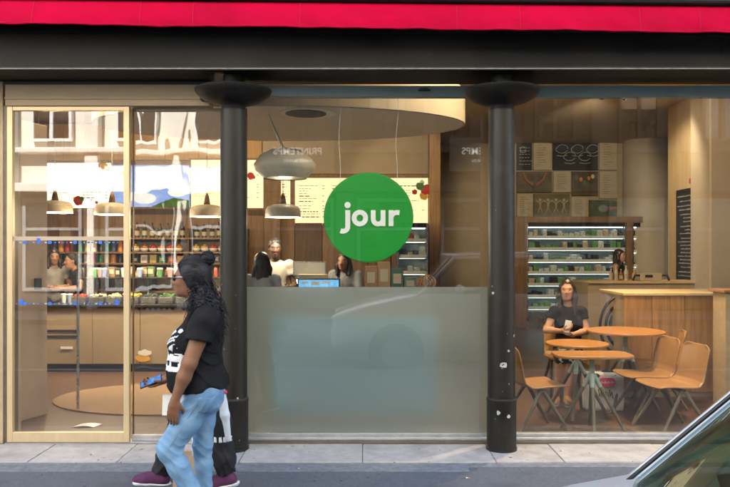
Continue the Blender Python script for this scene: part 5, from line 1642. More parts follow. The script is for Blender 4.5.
def add_hand(V, w, d, n, s=1.0, curl=0.35, thumb=1, spread=0.06, nails=None, thumb_in=0.5):
    """w wrist, d hand direction, n palm normal (fingers curl towards it), thumb = +1/-1 side"""
    w = np.array(w, float); d = nrm(d); n = nrm(np.array(n, float) - np.dot(n, d) * d); t = np.cross(d, n)
    V.ell(w + d * 0.048 * s, np.array((0.052, 0.038, 0.016)) * s, (d, t, n), 0.014 * s)
    V.cap(w, w + d * 0.03 * s, 0.024 * s, 0.026 * s, 0.015 * s)
    tips = []
    for i, (off, L) in enumerate(((0.028, 0.070), (0.0095, 0.080), (-0.0095, 0.074), (-0.027, 0.058))):
        off *= thumb
        base = w + d * (0.088 - 0.006 * (i == 3)) * s + t * off * s
        dirn = nrm(d + t * off * spread * 40)
        p = base; a = curl * (0.45 + 0.08 * i)
        V.cap(w + d * 0.05 * s + t * off * 0.8 * s, base, 0.0105 * s, 0.0098 * s, 0.006 * s)
        for j, fr in enumerate((0.45, 0.30, 0.25)):
            dd = nrm(dirn * math.cos(a) + n * math.sin(a))
            p2 = p + dd * L * fr * s
            V.cap(p, p2, (0.0095 - 0.001 * j) * s, (0.0088 - 0.001 * j) * s, 0.004 * s)
            p = p2; a += curl * (0.9 if j == 0 else 0.7)
        tips.append((p, dd, n))
    b0 = w + d * 0.022 * s + t * 0.024 * thumb * s
    td = nrm(d * 0.75 + t * 0.6 * thumb + n * thumb_in)
    b1 = b0 + td * 0.042 * s
    td2 = nrm(d * 0.95 + t * 0.15 * thumb + n * thumb_in)
    b2 = b1 + td2 * 0.034 * s
    V.cap(b0, b1, 0.014 * s, 0.0105 * s, 0.010 * s)
    V.cap(b1, b2, 0.0100 * s, 0.0082 * s, 0.004 * s)
    tips.append((b2, td2, n))
    return tips
def torso(V, J, f, g=1.0, bust=0.0, k=0.05, s=1.0, wid=1.0):
    pe, nk = np.array(J['pelvis']), np.array(J['neck'])
    u = nrm(nk - pe); f = nrm(np.array(f) - np.dot(f, u) * u); l = np.cross(u, f)
    L = np.linalg.norm(nk - pe)
    A = (f, l, u)
    at = lambda t, a=0.0, b=0.0: pe + u * L * t + f * a * s + l * b * s
    V.ell(at(0.02, -0.01), np.array((0.120 * g, 0.165 * wid * (0.6 + 0.4 * g), 0.12)) * s, A, k)
    V.ell(at(0.30, 0.012), np.array((0.108 * g, 0.140 * wid * (0.6 + 0.4 * g), 0.15)) * s, A, k)
    V.ell(at(0.66, 0.0), np.array((0.110 * (0.5 + 0.5 * g), 0.152 * wid, 0.17)) * s, A, k)
    V.ell(at(0.86, -0.015), np.array((0.075, 0.14 * wid, 0.075)) * s, A, k)
    if bust:
        for b in (-1, 1):
            V.ell(at(0.60, 0.075 * (0.6 + 0.4 * g) + (0.02 if bust > 1.05 else 0), b * 0.075), np.array((0.075, 0.070, 0.075)) * s * bust, A, 0.04)
    return A, at
def arm(V, J, sd, g=1.0, s=1.0, k=0.02):
    a, b, c = (np.array(J[x + sd]) for x in ('sho', 'elb', 'wri'))
    V.ell(a, np.array((0.058, 0.058, 0.058)) * s * g, None, 0.05)
    V.cap(a, b, 0.050 * s * g, 0.040 * s * g, k)
    V.cap(b, b * 0.62 + c * 0.38, 0.040 * s * g, 0.038 * s * g, k)
    V.cap(b * 0.62 + c * 0.38, c, 0.038 * s * g, 0.0245 * s, k)
def leg(V, J, sd, g=1.0, s=1.0, k=0.03, foot=True):
    a, b, c, t = (np.array(J[x + sd]) for x in ('hip', 'kne', 'ank', 'toe'))
    V.cap(a, a * 0.5 + b * 0.5, 0.088 * s * g, 0.076 * s * g, k)
    V.cap(a * 0.5 + b * 0.5, b, 0.076 * s * g, 0.056 * s * g, k)
    m = b * 0.68 + c * 0.32
    V.cap(b, m, 0.055 * s * g, 0.054 * s * g, k)
    V.cap(m, c, 0.054 * s * g, 0.036 * s, k)
    if foot:
        V.cap(c - np.array((0, 0, 0.02)), c * 0.3 + t * 0.7, 0.036 * s, 0.028 * s, 0.02)
        V.cap(c * 0.3 + t * 0.7, c * 0.2 + t * 0.8, 0.026 * s, 0.02 * s, 0.02)
def shoe(root, c, t, mat, sole, s=1.0, name='shoe', floor=True, laces=None):
    """c ankle, t toe tip; sneaker with sole as a sub-part"""
    c = np.array(c, float); t = np.array(t, float)
    d = nrm(t - np.array((c[0], c[1], c[2] - 0.075 * s)))
    up = nrm(np.array((0, 0, 1.0)) - d[2] * d)
    heel = c - up * 0.062 * s - d * 0.045 * s
    V = Vol()
    V.cap(c - up * 0.01, heel + up * 0.018 + d * 0.04, 0.043 * s, 0.040 * s, 0.02)
    V.cap(heel + up * 0.012 + d * 0.02, heel + up * 0.006 + d * 0.13 * s, 0.041 * s, 0.042 * s, 0.03)
    V.cap(heel + d * 0.10 * s + up * 0.03, heel + d * 0.20 * s + up * 0.004, 0.036 * s, 0.030 * s, 0.03)
    V.cap(heel + d * 0.15 * s, t - d * 0.03 - up * 0.004, 0.043 * s, 0.035 * s, 0.03)
    sh = mobj(name, V.mesh(name, 0.006, cuts=[(heel - up * 0.012, -up), (c + up * 0.02 * s, up)]), mat, root)
    V2 = Vol()
    V2.cap(heel + d * 0.01, heel + d * 0.12 * s, 0.047 * s, 0.046 * s, 0.02)
    V2.cap(heel + d * 0.12 * s, t - d * 0.038, 0.046 * s, 0.040 * s, 0.02)
    mobj('sole', V2.mesh('sole', 0.006, cuts=[(heel - up * 0.010, up), (heel - up * 0.034, -up)]), sole, sh)
    if laces:
        for k in range(4):
            q = heel + d * (0.085 + 0.026 * k) * s + up * (0.072 - 0.009 * k) * s
            l = np.cross(up, d)
            MB().tube([q - l * 0.026 - up * 0.016, q + up * 0.002, q + l * 0.026 - up * 0.016], 0.003, 6).build('lace', laces, sh, smooth=True)
    return sh

# ---------------------------------------------------------------- the woman walking past
WD = 4.44
def w_(px, py, dy=0.0):
    v = P(px, py, WD + dy)
    return np.array((v.x, v.y, v.z))
J = dict(pelvis=w_(203, 386), neck=w_(203, 309), sho_n=w_(206, 320, -0.165), elb_n=w_(189.5, 363, -0.215), wri_n=w_(175, 400, -0.205),
         sho_f=w_(203, 320, 0.165), elb_f=w_(190, 364, 0.20), wri_f=w_(167.5, 378.5, 0.08),
         hip_n=w_(204, 394, -0.085), kne_n=w_(168.5, 449, -0.10), ank_n=w_(197, 500, -0.10), toe_n=w_(181, 511, -0.10),
         hip_f=w_(204, 394, 0.085), kne_f=w_(202.5, 446, 0.09), ank_f=w_(205, 500, 0.09), toe_f=w_(185, 511, 0.09))
F = np.array((-1.0, 0.0, 0.0))
hc_ = w_(190, 278)
wr = thing('person', 'woman walking left in black tee and light blue jeans, curly black hair, phone in hand', 'person', (J['pelvis'][0], J['pelvis'][1], 0.0))
B = Vol()
A, at = torso(B, J, F, 1.06, 1.0, wid=1.04)
B.cap(J['neck'], hc_ + np.array((0.02, 0, -0.07)), 0.060, 0.054, 0.03)
hq, hA = add_head(B, hc_, F, (0.0, 0, 1), 0.98)
for sd, g in (('_n', 1.12), ('_f', 1.12)):
    arm(B, J, sd, g, 1.0)
    leg(B, J, sd, 0.86, 1.0)
tips_n = add_hand(B, J['wri_n'], w_(171, 424, -0.19) - w_(175, 400, -0.205), (0.15, 1, 0.1), 1.0, 0.30, thumb=1, spread=0.03)
hdir = np.array((-0.85, -0.15, -0.32))
hnor = np.array((-0.25, -0.45, 0.85))
tips_f = add_hand(B, J['wri_f'], hdir, hnor, 0.96, 0.62, thumb=-1, thumb_in=0.8)
body = mobj('body', B.mesh('body', 0.0065), 'skin_brown', wr)
# nails
for (p, d, n) in tips_n[:4] + tips_f[:4]:
    MB().ball(p + nrm(d) * 0.006 - nrm(n) * 0.004, 0.0058, 8, 6).build('nail', 'nail_dark', body, smooth=True)
# T-shirt
T = Vol()
torso(T, J, F, 1.08, 1.02, wid=1.04)
T.cap(w_(184.5, 346, 0), w_(187, 380, 0), 0.088, 0.096, 0.07)
for sd in ('_n', '_f'):
    a, b = J['sho' + sd], J['elb' + sd]
    e = a * 0.52 + b * 0.48
    T.ell(a, (0.068, 0.068, 0.068), None, 0.05)
    T.cap(a, a * 0.2 + b * 0.8, 0.064, 0.068, 0.03, clip=[(e, (b - a) + np.array((0.05, 0, 0)))])
T.cap(w_(190, 376, 0), w_(205, 382, 0), 0.118, 0.102, 0.06)
hem_p = w_(196, 389.5)
tm = T.mesh('t_shirt', 0.0075, 0.013, cuts=[(hem_p, (0.10, 0, -1.0)), (w_(196, 311), (-0.55, 0, 1.0))], noise=lambda x, y, z: folds(0.005, (30, 24, 24), 0.6)(x, y, z) - 0.010 * np.clip((w_(0, 330)[2] - z) / 0.15, 0, 1) * ((1 - np.abs(np.sin((z + 0.8 * x) * 22 + 2.4 * np.sin(x * 16 - y * 14 + z * 9)))) ** 3 - 0.2))
shirt = mobj('t_shirt', tm, 'tee_black', wr)
zt, zb_ = w_(0, 326)[2], w_(0, 369)[2]
def pr(c, n):
    if not (zb_ < c.z < zt) or n.x > 0.0: return False
    y = c.y - J['pelvis'][1]
    if abs(y) > 0.14 or n.x > -0.12: return False
    v = (c.z - zb_) / (zt - zb_)
    if v < 0.36:
        return not (0.12 < v < 0.24 and abs(math.sin(y * 70)) > 0.55)
    w = math.sin(y * 95 + 9 * math.sin(v * 9)) + math.sin(v * 34 + y * 40)
    return w > 0.35
patch('shirt_print', tm, pr, 0.0025, 'print_white', shirt)
# jeans
Jn = Vol()
pe = J['pelvis']
torso_j = dict(J)
Jn.ell(at(0.02, -0.012), (0.112, 0.165, 0.12), A, 0.05)
Jn.ell(w_(209.5, 398, 0.075), (0.086, 0.092, 0.095), None, 0.05); Jn.ell(w_(209, 398, -0.075), (0.086, 0.092, 0.095), None, 0.05)
for sd in ('_n', '_f'):
    a, b, c = J['hip' + sd], J['kne' + sd], J['ank' + sd]
    q_ = 0.94 if sd == '_n' else 0.80
    Jn.cap(a, a * 0.5 + b * 0.5, 0.100 * q_, 0.088 * q_, 0.04)
    Jn.cap(a * 0.5 + b * 0.5, b, 0.088 * q_, 0.072 * q_, 0.03)
    Jn.cap(b, b * 0.65 + c * 0.35, 0.070 * q_, 0.064 * q_, 0.03)
    Jn.cap(b * 0.65 + c * 0.35, c * 1.0 + b * 0.0, 0.064 * q_, 0.060 * q_, 0.03, clip=[(c + (c - b) * 0.06, c - b)])
kn = J['kne_n']; kf = J['kne_f']; hpz = J['pelvis'][2]
def jnoise(x, y, z):
    base = folds(0.0020, (26, 30, 20), 1.1)(x, y, z)
    rg = lambda t: (1 - np.abs(np.sin(t))) ** 2 - 0.3
    for kk in (kn, kf):
        dist = np.exp(-(((x - kk[0]) ** 2 + (z - kk[2]) ** 2) / 0.012))
        base = base - 0.0070 * dist * rg((z + 0.55 * x) * 52 + 1.5 * np.sin(y * 22 + x * 14))
    g_ = np.exp(-((z - (hpz - 0.09)) ** 2) / 0.006)
    base = base - 0.0065 * g_ * rg((z - 0.9 * x) * 45 + 1.8 * np.sin(x * 22 + y * 18))
    lo_ = np.clip((0.32 - z) / 0.2, 0, 1)
    return base - 0.0060 * lo_ * rg(z * 48 + 2.5 * np.sin(x * 18 + y * 20))
jm = Jn.mesh('jeans', 0.0072, 0.002, cuts=[(w_(200, 378), (0.0, 0, 1.0))], noise=jnoise)
jeans = mobj('jeans', jm, 'denim', wr)
pk0, pk1 = w_(201, 412, -0.1), w_(217, 395, -0.1)
patch('back_pocket', jm, lambda c, n: pk0[0] < c.x < pk1[0] and pk0[2] + 0.35 * abs(c.x - (pk0[0] + pk1[0]) / 2) < c.z < pk1[2] and n.y < -0.2 and c.y < J['pelvis'][1] - 0.06, 0.0014, 'denim', jeans, 0.0015)
for (a_s, b_s, r0, r1) in ((J['hip_n'], J['kne_n'], 0.098, 0.071), (J['kne_n'], J['ank_n'], 0.069, 0.060)):
    MB().tube([a_s * (1 - t / 14) + b_s * (t / 14) + np.array((0.006, -(r0 + (r1 - r0) * t / 14), 0)) for t in range(15)], 0.0028, 6).build('side_seam', 'denim_seam', jeans, smooth=True)
def seam(c, n):
    if n.y > -0.4: return False
    t = (J['hip_n'][2] - c.z) / (J['hip_n'][2] - kn[2])
    if 0 <= t <= 1: cx = J['hip_n'][0] + (kn[0] - J['hip_n'][0]) * t
    elif t > 1:
        q = (kn[2] - c.z) / (kn[2] - J['ank_n'][2]); cx = kn[0] + (J['ank_n'][0] - kn[0]) * q
    else: return False
    return abs(c.x - cx - 0.012) < 0.0055
for sd in ('_n', '_f'):
    shoe(wr, J['ank' + sd], J['toe' + sd], 'shoe_grey', 'shoe_white')
# sunglasses
sgl = MB().ball(hq(0.090, 0.034, 0.002), (0.010, 0.026, 0.021), 14, 10).ball(hq(0.090, -0.034, 0.002), (0.010, 0.026, 0.021), 14, 10).build('sunglasses', 'black_plastic', wr, smooth=True)
for b in (-1, 1):
    MB().tube([hq(0.088, b * 0.060, 0.006), hq(0.05, b * 0.079, 0.010), hq(-0.02, b * 0.083, 0.006)], 0.0036, 6).build('temple', 'steel', sgl, smooth=True)
MB().tube([hq(0.099, -0.012, 0.006), hq(0.102, 0, 0.009), hq(0.099, 0.012, 0.006)], 0.003, 6).build('bridge', 'steel', sgl)
MB().tube([hq(0.090, -0.021, -0.062), hq(0.1015, -0.009, -0.0565), hq(0.1015, 0.009, -0.0565), hq(0.090, 0.021, -0.062)], [0.0015, 0.004, 0.004, 0.0015], 6).build('lip', 'lip', body, smooth=True)
MB().tube([hq(0.088, -0.019, -0.064), hq(0.099, 0, -0.0695), hq(0.088, 0.019, -0.064)], [0.0015, 0.0045, 0.0015], 6).build('lip', 'lip', body, smooth=True)
# bracelets and ring
bc = J['wri_f'] - nrm(hdir) * 0.012
e1 = nrm(np.cross(hdir, (0, 0, 1))); e2 = np.cross(nrm(hdir), e1)
for o_ in (0.0, 0.012):
    MB().tube([bc - nrm(hdir) * o_ + (e1 * math.cos(a * math.pi / 10) + e2 * math.sin(a * math.pi / 10)) * 0.031 for a in range(20)], 0.004, 6, closed=True).build('bracelet', 'gold', wr, smooth=True)
# hair: smooth cap, bun, curly fall
H = Vol()
hclip = [(hq(0.042, 0, 0.028), hA[0] * 0.86 - hA[2] * 0.50)]
H.ell(hq(-0.026, 0, 0.052), (0.102, 0.088, 0.092), hA, 0.02, clip=hclip)
H.ell(hq(-0.062, 0, 0.012), (0.068, 0.080, 0.088), hA, 0.03)
H.ell(w_(207.5, 258.5), (0.046, 0.044, 0.040), None, 0.007)
for b_ in (-1, 1):
    H.ell(hq(-0.012, b_ * 0.068, 0.004), (0.050, 0.022, 0.062), hA, 0.03, clip=hclip)
H.cap(w_(199, 285), w_(207, 310), 0.064, 0.092, 0.04)
H.cap(w_(207, 310), w_(214, 333), 0.090, 0.055, 0.04)
H.cap(w_(201, 300, -0.08), w_(200, 318, -0.13), 0.045, 0.034, 0.03)
H.cap(w_(201, 300, 0.08), w_(198, 322, 0.12), 0.045, 0.03, 0.03)
def curl_noise(x, y, z):
    low = np.clip((w_(0, 280)[2] - z) / 0.08, 0.0, 1)
    st = 0.0016 * np.sin(y * 420 + 5 * np.sin(x * 30)) + 0.0012 * np.sin((z - 0.35 * x) * 330 + 2 * np.sin(x * 40))
    return low * 0.011 * (np.sin(x * 130 + 3 * np.sin(z * 70)) * np.sin(z * 105 + 3 * np.sin(y * 90)) + 0.6 * np.sin(y * 150 + z * 60)) + st * (1 - low)
face_cut = [(hq(0.052, 0, 0.06), hA[0] * 0.9 + hA[2] * 0.1)]
hair = mobj('hair', H.mesh('hair', 0.007, noise=curl_noise), 'hair_black', wr)
r = random.Random(17)
cm = MB()
for i in range(900):
    side = r.uniform(-1, 1)
    th = r.uniform(0, 1)
    st = hq(-0.01 - 0.085 * r.random() * (0.3 + th), side * 0.082, 0.04 - 0.075 * r.random())
    L = r.uniform(0.22, 0.43)
    back = r.uniform(0.1, 1.0)
    end = np.array((st[0] + 0.02 + 0.135 * back, J['neck'][1] + side * (0.11 + 0.07 * r.random()), st[2] - L))
    if r.random() < 0.22:
        end = np.array((st[0] - 0.02 + 0.05 * r.random(), J['neck'][1] + (-1 if side < 0 else 1) * (0.125 + 0.05 * r.random()), st[2] - r.uniform(0.18, 0.29)))
    mid = (st + end) / 2 + np.array((0.035 * back, side * 0.05, 0.03))
    nn = int(L / 0.0085)
    pts = []
    ph = r.uniform(0, 6.3); rad = r.uniform(0.004, 0.011); tw = r.uniform(20, 30) * r.choice((-1, 1))
    for k in range(nn + 1):
        t = k / nn
        p = st * (1 - t) ** 2 + mid * 2 * t * (1 - t) + end * t * t
        a = ph + t * tw * (L / 0.3)
        rr = rad * min(1, t * 3)
        pts.append(p + np.array((math.cos(a) * rr, math.sin(a) * rr, 0.004 * math.sin(a * 0.5))))
    cm.tube(pts, [0.0029 * (1 - 0.6 * k / nn) for k in range(nn + 1)], 4)
cu_ = cm.build('curls', 'hair_black', hair, smooth=True); cu_['kind'] = 'stuff'
# strands combed back over the crown and the sides, loose curls on the bun
sm = MB()
for i in range(330):
    phi = math.radians(r.uniform(-100, 100))
    pts = []
    kx = r.uniform(0.995, 1.03)
    t0 = 24 + 26 * (abs(phi) / 1.75) ** 2
    for k in range(12):
        th = math.radians(t0 + (165 - t0) * k / 11)
        w2 = 0.0016 * math.sin(k * 1.3 + i)
        pts.append(hq(-0.026 + 0.1045 * kx * math.cos(th), (0.0905 * kx * math.sin(phi)) * math.sin(th) + w2, 0.052 + 0.0945 * kx * math.sin(th) * math.cos(phi) - 0.012 * (abs(math.sin(phi)) ** 3)))
    sm.tube(pts, [0.0008 + 0.0021 * math.sin(math.pi * (k + 0.6) / 12) for k in range(12)], 4)
bn = w_(207.5, 258.5)
for i in range(70):
    ax_ = nrm((r.gauss(0, 1), r.gauss(0, 1), r.gauss(0, 1))); e1_ = nrm(np.cross(ax_, (0.3, 0.5, 0.8))); e2_ = np.cross(ax_, e1_)
    a0 = r.uniform(0, 6.3)
    R_ = r.uniform(0.042, 0.048)
    sm.tube([bn + (e1_ * math.cos(a0 + t * 0.28) + e2_ * math.sin(a0 + t * 0.28)) * R_ * (1 + 0.05 * math.sin(t * 2.1)) for t in range(10)], 0.0026, 4)
so = sm.build('strands', 'hair_black', hair, smooth=True); so['kind'] = 'stuff'
# phone
hn_ = nrm(hnor - np.dot(hnor, nrm(hdir)) * nrm(hdir))
pc_ = J['wri_f'] + nrm(hdir) * 0.098 + hn_ * 0.0225
ph = thing('mobile_phone', 'mobile phone with a blue screen in the walking woman\'s hand', 'phone', pc_)
M('phone_screen', (0.05, 0.16, 0.42), 0.12, var=0.5, scale=30, emit=0.03, ecol=(0.2, 0.4, 0.9))
pxd = nrm(hdir); pnz = hn_; pyd = np.cross(pnz, pxd)
MB().obox(pc_, pxd, pyd, pnz, 0.142, 0.07, 0.009).build('casing', 'black_plastic', ph, bev=0.003)
MB().obox(pc_ + pnz * 0.0053, pxd, pyd, pnz, 0.130, 0.062, 0.001).build('screen', 'phone_screen', ph)

# ---------------------------------------------------------------- the pedestrian half hidden behind her
SD = 4.98
def s_(px, py, dy=0.0):
    v = P(px, py, SD + dy)
    return np.array((v.x, v.y, v.z))
K = dict(pelvis=s_(203, 366), neck=s_(202, 304), sho_n=s_(204, 312, -0.13), elb_n=s_(206, 345, -0.16), wri_n=s_(193, 380, -0.16),
         sho_f=s_(202, 312, 0.13), elb_f=s_(207, 345, 0.17), wri_f=s_(203, 382, 0.17),
         hip_n=s_(205, 370, -0.08), kne_n=s_(219, 424, -0.08), ank_n=s_(226, 473, -0.08), toe_n=s_(211, 487, -0.08),
         hip_f=s_(201, 370, 0.06), kne_f=s_(181, 423, 0.06), ank_f=s_(161, 472, 0.06), toe_f=s_(133, 481, 0.06))
sp = thing('person', 'pedestrian in black trousers and purple sneakers, mostly hidden behind the walking woman', 'person', (K['pelvis'][0], K['pelvis'][1], 0.0))
B = Vol()
A2, at2 = torso(B, K, F, 0.95, 0, s=0.92, wid=0.9)
B.cap(K['neck'], s_(199, 292), 0.05, 0.05, 0.03)
q2, hA2 = add_head(B, s_(197, 279), F, (0, 0, 1), 0.86)
for sd in ('_n', '_f'):
    arm(B, K, sd, 0.95, 0.92); leg(B, K, sd, 0.9, 0.95)
    add_hand(B, K['wri' + sd], (-0.1, 0, -1), (0, 1 if sd == '_n' else -1, 0), 0.92, 0.9, thumb=1 if sd == '_n' else -1)
b2 = mobj('body', B.mesh('body', 0.010), 'skin_brown', sp)
face_parts(q2, hA2, 0.86, b2)
T = Vol(); torso(T, K, F, 0.96, 0, s=0.92, wid=0.9)
for sd in ('_n', '_f'):
    a, b, c = K['sho' + sd], K['elb' + sd], K['wri' + sd]
    T.cap(a, b, 0.058, 0.05, 0.03); T.cap(b, c, 0.05, 0.042, 0.02, clip=[(c, c - b)])
mobj('jacket', T.mesh('jacket', 0.011, 0.012, cuts=[(s_(200, 372), (0, 0, -1)), (K['neck'] + np.array((0, 0, 0.03)), (0, 0, 1))], noise=folds(0.004)), 'cloth_dark', sp)
H = Vol(); H.ell(q2(-0.025, 0, 0.045), np.array((0.098, 0.085, 0.092)) * 0.86, hA2, 0.02); H.ell(q2(-0.06, 0, -0.01), np.array((0.06, 0.075, 0.09)) * 0.86, hA2, 0.03)
mobj('hair', H.mesh('hair', 0.010, noise=folds(0.004, (90, 90, 70))), 'hair_black', sp)
Tr = Vol()
Tr.ell(at2(0.02, -0.01), (0.12, 0.165, 0.12), A2, 0.05)
for sd in ('_n', '_f'):
    a, b, c = K['hip' + sd], K['kne' + sd], K['ank' + sd]
    Tr.cap(a, b, 0.098, 0.080, 0.03); Tr.cap(b, b * 0.3 + c * 0.7, 0.078, 0.072, 0.03)
    Tr.cap(b * 0.3 + c * 0.7, c, 0.072, 0.060, 0.03, clip=[(c + np.array((0, 0, -0.005)), c - b)])
def tn(x, y, z):
    return folds(0.005, (22, 26, 17), 2.0)(x, y, z) - 0.011 * np.clip((0.55 - z) / 0.4, 0.15, 1) * ((1 - np.abs(np.sin((z + 0.5 * x) * 30 + 2.6 * np.sin(x * 24 + y * 17)))) ** 2 - 0.3)
trm = Tr.mesh('trousers', 0.009, 0.004, cuts=[(s_(200, 360), (0, 0, 1))], noise=tn)
tro = mobj('trousers', trm, 'trousers_black', sp)
tz0, tz1 = s_(0, 437)[2], s_(0, 431)[2]
patch('leg_print', trm, lambda c, n: tz0 < c.z < tz1 and n.y < -0.3 and c.x > K['kne_n'][0] - 0.075 and math.sin(c.x * 190) > -0.45, 0.002, 'print_white', tro)
for sd in ('_n', '_f'):
    shoe(sp, K['ank' + sd], K['toe' + sd], 'shoe_purple', 'shoe_white', 1.02, 'sneaker', laces='trousers_black')
# what this pedestrian carries
pbp = s_(189, 465, -0.16)
M('kraft_paper', (0.42, 0.30, 0.20), 0.8, var=0.08, scale=10)
pb = thing('paper_bag', 'beige paper bag with white cord handles between the walkers\' legs', 'bag', (pbp[0], pbp[1], 0.1))
bx_ = MB()
z0, z1 = s_(0, 483)[2], s_(0, 446)[2]
bx_.add([(pbp[0] - 0.10, pbp[1] - 0.035, z0), (pbp[0] + 0.07, pbp[1] - 0.035, z0), (pbp[0] + 0.07, pbp[1] + 0.035, z0), (pbp[0] - 0.10, pbp[1] + 0.035, z0),
         (pbp[0] - 0.105, pbp[1] - 0.03, z1), (pbp[0] + 0.075, pbp[1] - 0.03, z1), (pbp[0] + 0.075, pbp[1] + 0.03, z1), (pbp[0] - 0.105, pbp[1] + 0.03, z1)],
        [(0, 1, 2, 3), (0, 1, 5, 4), (1, 2, 6, 5), (2, 3, 7, 6), (3, 0, 4, 7)])
bx_.build('bag_body', 'kraft_paper', pb)
for yy in (-0.033, 0.033):
    wv = K['wri_n'] + np.array((-0.01, 0, -0.085))
    MB().tube([(pbp[0] - 0.06, pbp[1] + yy, z1 - 0.02), (pbp[0] - 0.055, pbp[1] + yy, z1 + 0.05), (wv[0] - 0.015, wv[1] + yy * 0.3, wv[2]), (wv[0] + 0.015, wv[1] + yy * 0.3, wv[2]), (pbp[0] + 0.03, pbp[1] + yy, z1 + 0.05), (pbp[0] + 0.035, pbp[1] + yy, z1 - 0.02)], 0.0035, 6).build('cord_handle', 'sign_white', pb, smooth=True)
M('pale_blue_cloth', (0.62, 0.67, 0.73), 0.8, var=0.12, scale=9)
V = Vol()
V.cap(s_(221, 392, -0.14), s_(225, 415, -0.15), 0.030, 0.030, 0.02); V.cap(s_(225, 415, -0.15), s_(228.5, 439, -0.14), 0.030, 0.020, 0.02)
cl_ = mobj('hanging_jacket', V.mesh('hanging_jacket', 0.007, noise=folds(0.0022, (90, 60, 14), 1)), 'pale_blue_cloth', None)
tag(cl_, 'pale blue white garment hanging behind the walking woman\'s hip', 'garment')
M('pink_tag', (0.8, 0.05, 0.22), 0.5)
MB().ball(s_(225.5, 392, -0.16), 0.013, 10, 8).build('pink_tag', 'pink_tag', cl_, smooth=True)
wbq = w_(168.5, 399, 0.10)
wbag = thing('white_bag', 'small white paper bag behind the walking woman\'s wrist', 'bag', tuple(wbq))
MB().add([(wbq[0] - 0.035, wbq[1] - 0.02, wbq[2] - 0.10), (wbq[0] + 0.10, wbq[1] - 0.02, wbq[2] - 0.10), (wbq[0] + 0.10, wbq[1] + 0.02, wbq[2] - 0.10), (wbq[0] - 0.035, wbq[1] + 0.02, wbq[2] - 0.10),
          (wbq[0] - 0.035, wbq[1] - 0.012, wbq[2] + 0.03), (wbq[0] + 0.10, wbq[1] - 0.012, wbq[2] + 0.025), (wbq[0] + 0.10, wbq[1] + 0.012, wbq[2] + 0.025), (wbq[0] - 0.035, wbq[1] + 0.012, wbq[2] + 0.03)],
         [(0, 1, 2, 3), (0, 1, 5, 4), (1, 2, 6, 5), (2, 3, 7, 6), (3, 0, 4, 7)]).build('bag_body', 'sign_white', wbag)

# ---------------------------------------------------------------- people inside
def standing(px, d, H, yaw, pose='down', lean=0.0):
    o = P(px, 0, d); o = np.array((o.x, o.y, 0.0))
    f = np.array((math.cos(yaw), math.sin(yaw), 0)); l = np.array((-f[1], f[0], 0)); k = H / 1.70
    q = lambda a, b, c: o + f * (a * k) + l * (b * k) + np.array((0, 0, c * k))
    D = dict(pelvis=q(0, 0, 0.93), neck=q(0.01 + lean, 0, 1.42 - lean * 0.25), head=q(0.035 + lean * 1.35, 0, 1.575 - lean * 0.4))
    for s, n in ((1, '_l'), (-1, '_r')):
        D['sho' + n] = q(lean * 0.95, s * 0.175, 1.375 - lean * 0.25)
        if pose == 'down':
            D['elb' + n] = q(0.0 + lean, s * 0.235, 1.10); D['wri' + n] = q(0.10 + lean, s * 0.24, 0.86)
        elif pose == 'work':
            D['elb' + n] = q(0.03 + lean, s * 0.24, 1.11); D['wri' + n] = q(0.27 + lean, s * 0.15, 1.10)
        D['hip' + n] = q(0, s * 0.09, 0.90); D['kne' + n] = q(0.02, s * 0.10, 0.49); D['ank' + n] = q(-0.01, s * 0.10, 0.085); D['toe' + n] = q(0.17, s * 0.115, 0.03)
    return D, f, k
